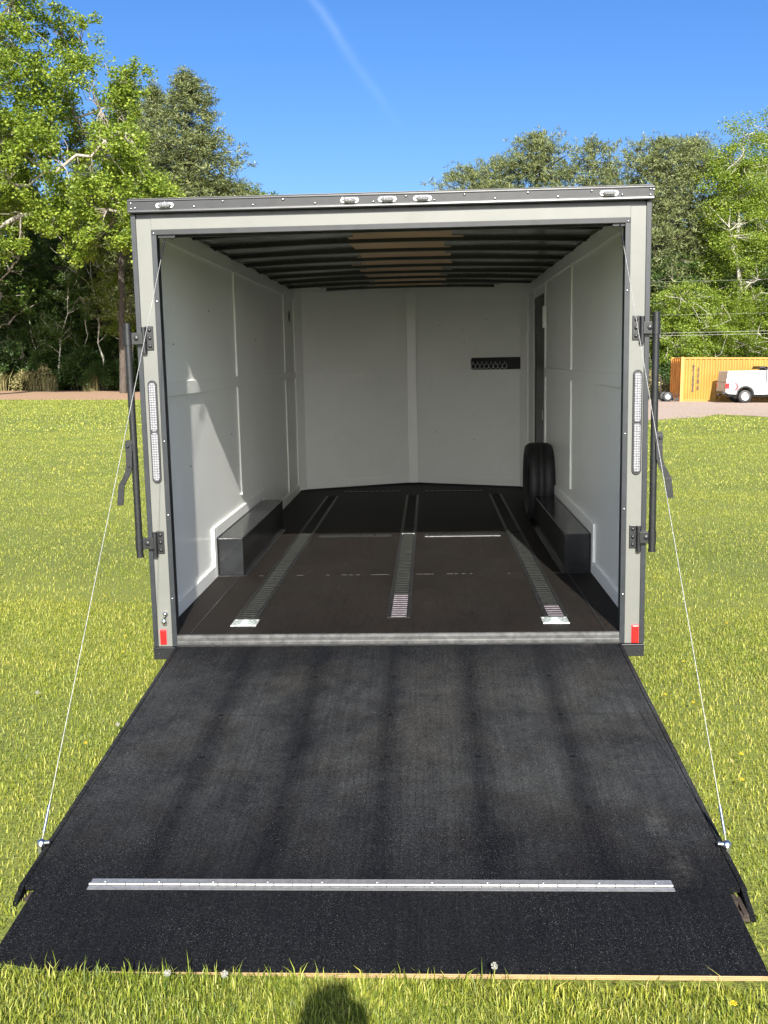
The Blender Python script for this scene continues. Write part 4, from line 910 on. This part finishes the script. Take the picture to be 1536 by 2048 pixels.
# left side
place(pA, -17.6, 72, .4, 1.22, 'tall conical pine rising just left of the trailer roof', sz=1.02)
D.objects['pine_tree'].scale = (1.5,1.3,1.02)
place(pA, -24.2, 79, 2.4, 1.09, 'tall pine partly hidden behind the bright green tree at upper left')
place(pA, -21.4, 77, 1.2, 1.1, 'tall dark pine showing between the sweetgum and the conical pine', sz=1.04)
place(pA, -29.5, 84, 4.0, .9, 'dark pine in the woods behind the sweetgum at far left')
place(pB, -15.4, 73, 1.0, .93, 'rounded lower pine right at the left roof corner of the trailer')
dk = 'trees in the dark woods at left'
for x,y,rz,s in ((-34,88,.3,1.1),(-29,82,1.7,1.15),(-25,86,2.9,1.2),(-21.5,80,.9,1.1),(-18,84,4.4,1.15),(-14.5,82,5.2,1.0),(-11,84,3.3,1.05),(-38,84,2.2,1.15),(-32,95,1.2,1.35),(-24.5,96,3.9,1.35),(-17,96,5.5,1.3),(-39,97,.8,1.3)):
    place(bA, x, y, rz, s, 'mid green broadleaf tree standing in the dark left woods', 'tree', dk)
du = 'understory trees at the left wood edge'
for x,y,rz,s in ((-35,80,.2,.8),(-30.5,77,1.4,.75),(-27,80,3.1,.85),(-23.4,77.5,4.0,.7),(-19,77.5,5.1,.75),(-32.8,86,2.2,1.0),(-28,90,.5,1.1),(-22,90,2.5,1.1),(-16.5,89,3.5,1.05),(-15.3,78,1.1,.7),(-37,90,3.0,1.1),(-33.5,76,.9,.6),(-31.6,77,2.2,.66),(-28.3,77.3,4.4,.62),(-25.9,77.8,5.5,.68),(-22.6,76.3,.4,.58),(-20.6,77,1.9,.64),(-17.6,75.8,3.7,.6)):
    place(bB, x, y, rz, s, 'small dark leafed understory tree at the left wood edge', 'tree', du)
place(bA, -34.3, 74, .8, 1.5, 'tall mid green tree filling the gap behind the sweetgum at far left')
place(bC, -23.2, 74, 2.9, 1.05, 'tall light green tree behind the right half of the sweetgum')
ug = 'undergrowth bushes along the left wood edge'
for i in range(40):
    x = -37+i*.62+random.uniform(-.4,.4); place(sA, x, 76+random.uniform(-2.2,3)+(.0 if x > -30 else 0), random.random()*6, random.uniform(.8,1.6), 'dark leafy bush in the undergrowth along the left wood edge', 'bush', ug)
for x,y,s,lab in ((-30.6,74,1.2,'olive straw coloured bush at the far left wood edge'),(-17.2,74,.8,'small straw coloured bush beside the left lock bar')):
    place(sB, x, y, random.random()*6, s, lab, 'bush')
bt = [bare('slender_tree', 9.5, 51, PB, 1.6), bare('slender_tree', 11, 52, PB, -.6)]
for i,(x,y,s,lab) in enumerate(((-29.2,74.5,.95,'slender pale tree with a forked leaning stem at the far left wood edge'),(-25.6,75.2,1.05,'straight slender pale trunk in the left woods'),(-31.0,75.5,.8,'leaning bare pale sapling at the left edge of the woods'),(-22.9,76.5,.9,'slim pale sapling right of the straight pale trunk'),(-27.4,76.3,.85,'crooked grey sapling between the two pale trunks'))):
    o = bt[i%2] if i < 2 else copy_tree(bt[i%2]); put(o, x, y, i*1.3, s, lab)
def bigtrunk(x, y, H, r, lab):
    random.seed(int(x*7)); o = empty('pine_tree'); m = MB(); t = limb(m, (0,0,-.1), (.2,.1,H), r, r*.55, .012, 10, 10); tips = []
    for i in range(14):
        a = random.random()*6.28; z = H*random.uniform(.62,1.0); L_ = random.uniform(1.2,2.8); e = Vector((math.cos(a)*L_,math.sin(a)*L_,z+L_*.25)); limb(m, (0,0,z), e, .06, .015, .08, 5, 5)
        for q in range(26): tips.append((e.x+random.gauss(0,.6), e.y+random.gauss(0,.6), e.z+random.gauss(0,.4)))
    m.build('trunk', DB, o); c = np.repeat(np.array(tips), 9, 0); n = len(c); d = rng.normal(0,1,(n,3)); d /= np.linalg.norm(d,axis=1)[:,None]; t = np.cross(d, rng.normal(0,1,(n,3))); t /= np.linalg.norm(t,axis=1)[:,None]
    v = np.empty((n,4,3)); v[:,0] = c; v[:,1] = c+d*.17+t*.04; v[:,2] = c+d*.34; v[:,3] = c+d*.17-t*.04; npmesh('crown', v.reshape(-1,3), 4, [(0,1,2,3)], NE, o)
    o.location = (x,y,0); tag(o, lab, 'tree')
bigtrunk(-21.35, 66, 13.5, .27, 'dark straight pine trunk rising beside the left lock bar of the trailer')
bigtrunk(-25.0, 78, 15, .22, 'reddish dark pine trunk deep in the left woods')
bigtrunk(-18.8, 74, 15, .25, 'dark pine trunk in the woods close to the left corner trim')
for i,(x,y) in enumerate(((-30.3,72.5),(-29.2,72.8),(-17.6,71.5),(-19.6,72.2),(-26,73),(-33,72.6))):
    t_ = drytuft(60+i) if i == 0 else None
    if i == 0: tuft0 = t_; oo = t_
    else: oo = tuft0.copy(); COL.objects.link(oo)
    oo.location = (x,y,0); oo.rotation_euler = (0,0,i*1.1); s = 1+.2*(i%3); oo.scale = (s,s,s); tag(oo, 'pale dry grass tuft at the foot of the left woods', 'grass tuft', 'dry grass tufts at the left wood edge')
# the depth of the woods, one far-off mass of foliage behind the trees one can tell apart
def woodmass(x0, x1, y0, y1, hmax, n, per, seed):
    r2 = np.random.default_rng(seed); x = r2.uniform(x0,x1,n); y = r2.uniform(y0,y1,n); top = hmax*(.8+.2*np.sin(x*.9)+.1*np.sin(x*2.3+1)); z = top*r2.random(n)**.85
    return leafcloud(np.stack([x,y,z],1), r2.uniform(.9,1.5,n), per, .34, .3, .8)
v = np.concatenate([woodmass(-56,-6,98,106,13,3600,26,1), woodmass(-6,40,88,94,8.5,2300,26,2), woodmass(4,36,62.5,66,4.6,800,26,3), woodmass(-170,170,125,140,12,5200,20,4)])
tag(npmesh('far_woods', v, 4, [(0,1,2,3)], LD), kind='stuff')
# right side
place(pB, 3.0, 70, .3, .93, 'lowest rounded pine just above the trailer roof, leftmost on the right side')
place(pB, 7.6, 68, 1.9, 1.03, 'broad domed pine above the right half of the trailer roof')
place(pC, 5.2, 72, .7, 1.02, 'slim pine tucked behind the broad domed pine')
place(pC, 11.4, 68, 2.3, 1.04, 'narrow loose pine standing between two broader pines')
place(pC, 13.2, 72, 4.3, .98, 'small pine tip right of the narrow loose pine')
place(pB, 14.9, 63, 3.4, .95, 'large broad olive pine directly right of the trailer')
place(pB, 17.4, 65, 5.0, .97, 'tall broad pine behind the bright green tree at right')
place(pB, 12.5, 62, 4.4, .72, 'low pine beside the right edge of the trailer')
place(bC, 19.5, 61, .5, .98, 'tall light green tree with pale trunk above the white truck')
place(bC, 22.3, 64, 2.5, 1.04, 'tall light green tree cut by the right edge of the picture')
place(bD, 15.6, 57.5, .4, 1.02, 'bright young leafy tree above the middle of the yellow container')
place(bD, 18.0, 58.6, 2.1, .9, 'bright young leafy tree above the white truck')
place(bD, 20.9, 58, 3.3, 1.0, 'bright young leafy tree at the right edge behind the container')
place(bD, 12.3, 58.5, 5.1, .62, 'small bright tree beside the left end of the container')
du2 = 'understory trees behind the container'
for x,y,rz,s in ((11.5,60,.2,.62),(13.6,61,1.5,.75),(15.9,61.5,2.8,.8),(18.6,62.5,4.0,.85),(21.5,61.5,.9,.8),(9.5,62,3.7,.7),(24,60,5.1,.9)):
    place(bB, x, y, rz, s, 'dark leafed understory tree behind the yellow container', 'tree', du2)
bk2 = 'broadleaf trees in the back row at right'
for x,y,rz,s in ((12,78,.3,.95),(17,77,1.6,1.0),(22,76,2.9,1.0),(27,74,4.1,1.0),(7,80,5.2,.9),(1.5,82,.9,.85),(31,70,2.0,1.1)):
    place(bA, x, y, rz, s, 'mid green broadleaf tree in the back row at right', 'tree', bk2)
for i in range(12):
    x = 10.2+i*1.15+random.uniform(-.3,.3); place(sA, x, 55.5+random.uniform(-.4,1.5), random.random()*6, random.uniform(.7,1.05), 'dark leafy bush behind the yellow container', 'bush', 'bushes behind the yellow container')
for x,y,s in ((11.2,53.6,.8),(12.4,53.9,1.0),(10.3,54.2,.9)):
    place(sB, x, y, random.random()*6, s, 'straw coloured bush behind the rusty wire fence', 'bush', 'straw coloured bushes behind the rusty wire fence')
# behind the trailer: one tip shows over the roof
place(bC, -1.15, 74, 1.0, .825, 'tip of a light green tree just showing over the middle of the trailer roof')
bh = 'trees hidden behind the trailer'
for x,y,rz,s in ((-9,80,.4,.62),(-5,82,1.9,.6),(4.5,83,3.1,.6),(-2.5,88,.3,.62)):
    place(bA, x, y, rz, s, 'low broadleaf tree standing behind the trailer', 'tree', bh)

# ------------------------------------------------------------ the photographer, standing behind the camera: only the shadow of the head is seen
PX, PY = .150, -5.50
man = empty('person', (PX,PY,0)); tag(man, 'person in dark jacket and jeans holding up a phone, head shadow on the grass', 'person')
def skin(name, verts, edges, radii, mat, parent, lv=2):
    me = D.meshes.new(name); me.from_pydata(verts, edges, []); o = D.objects.new(name, me); COL.objects.link(o)
    sk = o.modifiers.new('skin','SKIN'); sk.use_smooth_shade = True
    if not me.skin_vertices: me.attributes  # created with the modifier
    bpy.context.view_layer.objects.active = o
    return o, me, radii, lv, mat, parent
def grow(name, chain, mat, parent, lv=2):
    """chain: list of (key, parentkey, (x,y,z), radius)"""
    bm = bmesh.new(); lay = bm.verts.layers.skin.verify(); idx = {}
    for k, p, c, r in chain:
        v = bm.verts.new(c); idx[k] = v; rr = r if isinstance(r, tuple) else (r, r); v[lay].radius = rr; v[lay].use_root = p is None
        if p: bm.edges.new((idx[p], v))
    me = D.meshes.new(name); bm.to_mesh(me); bm.free(); o = D.objects.new(name, me); COL.objects.link(o)
    s = o.modifiers.new('skin','SKIN'); s.use_smooth_shade = True; b = o.modifiers.new('sub','SUBSURF'); b.levels = lv; b.render_levels = lv
    me.materials.append(mat); o.parent = parent; return o
skinm = simple('skin', (.55,.36,.27), .55, 0, .05, 12); jk = simple('dark_jacket_cloth', (.03,.035,.05), .9, 0, .2, 20); jn = simple('blue_denim', (.06,.09,.17), .9, 0, .2, 40); hairm = simple('brown_hair', (.05,.035,.025), .7, 0, .3, 60)
ch = [('pel',None,(0,0,.98),(.15,.11)),('wst','pel',(0,0,1.12),(.135,.1)),('chs','wst',(0,0,1.36),(.165,.11)),('nb','chs',(0,.0,1.53),.07),('nk','nb',(0,.02,1.60),.055),('hd','nk',(0,.035,1.70),(.068,.085)),('ht','hd',(0,.03,1.79),(.066,.085))]
for s, S_ in ((-1,'l'),(1,'r')):
    ch += [('hip'+S_,'pel',(s*.1,0,.9),.1),('kn'+S_,'hip'+S_,(s*.12,.02,.5),.062),('an'+S_,'kn'+S_,(s*.13,-.02,.09),.042),('toe'+S_,'an'+S_,(s*.15,.15,.04),.038),
           ('sh'+S_,'chs',(s*.19,0,1.48),.06),('el'+S_,'sh'+S_,(s*.25,.06,1.2),.045),('wr'+S_,'el'+S_,(s*.10+.0,.26,1.50),.028),('pm'+S_,'wr'+S_,(s*.075,.31,1.56),(.036,.02))]
body = grow('body', ch, skinm, man)
grow('jacket', [('w',None,(0,0,1.02),(.175,.135)),('c','w',(0,0,1.36),(.185,.13)),('n','c',(0,.0,1.52),.09)]+sum([[('s'+S_,'c',(s*.19,0,1.47),.078),('e'+S_,'s'+S_,(s*.25,.06,1.2),.06),('f'+S_,'e'+S_,(s*.11,.245,1.475),.042)] for s,S_ in ((-1,'l'),(1,'r'))],[]), jk, man)
grow('jeans', [('p',None,(0,0,.99),(.165,.125))]+sum([[('h'+S_,'p',(s*.1,0,.88),.115),('k'+S_,'h'+S_,(s*.12,.02,.5),.08),('a'+S_,'k'+S_,(s*.13,-.02,.1),.065)] for s,S_ in ((-1,'l'),(1,'r'))],[]), jn, man)
for s in (-1,1):
    grow('shoe', [('a',None,(s*.13,-.05,.05),(.05,.05)),('b','a',(s*.145,.07,.045),(.052,.04)),('c','b',(s*.15,.17,.035),(.045,.03))], jk, man)
m = MB(); m.ball((0,.012,1.772), .082, 14, 0, (.92,1.14,1.08)); m.build('hair', hairm, man)
m = MB()
for s in (-1,1): m.ball((s*.076,.03,1.71), .02, 8, 0, (.35,.8,1.4)); m.ball((s*.03,.108,1.725), .011, 8)
m.tube([(0,.115,1.725),(0,.138,1.69),(0,.118,1.68)], [.007,.012,.01], 8); m.tube([(-.022,.112,1.652),(0,.118,1.65),(.022,.112,1.652)], .006, 6); m.build('face_features', skinm, man)
for s in (-1,1):
    for f in range(4):
        z = 1.555+f*.017; ln = (.052,.06,.062,.05)[f]
        grow('finger', [('a',None,(s*.085,.315,z),.0085),('b','a',(s*.06,.345+.004*f,z+.004),.008),('c','b',(s*.038,.358,z+.006),.0075),('d','c',(s*(.058-ln*.6),.352,z+.006),.006)], skinm, body, 1)
    grow('thumb', [('a',None,(s*.075,.30,1.552),.010),('b','a',(s*.055,.318,1.59),.009),('c','b',(s*.036,.322,1.615),.0075)], skinm, body, 1)
ph = empty('phone', (PX,PY+.348,1.555)); tag(ph, 'black phone held up by the person behind the view', 'phone')
m = MB(); m.box(-.037,.037,-.004,.004,-.03,.118); m.build('phone_case', M['gloss'], ph, bevel=.004)
m = MB(); m.box(-.034,.034,-.0048,-.0038,-.025,.113); m.build('screen', M['glassd'], ph)
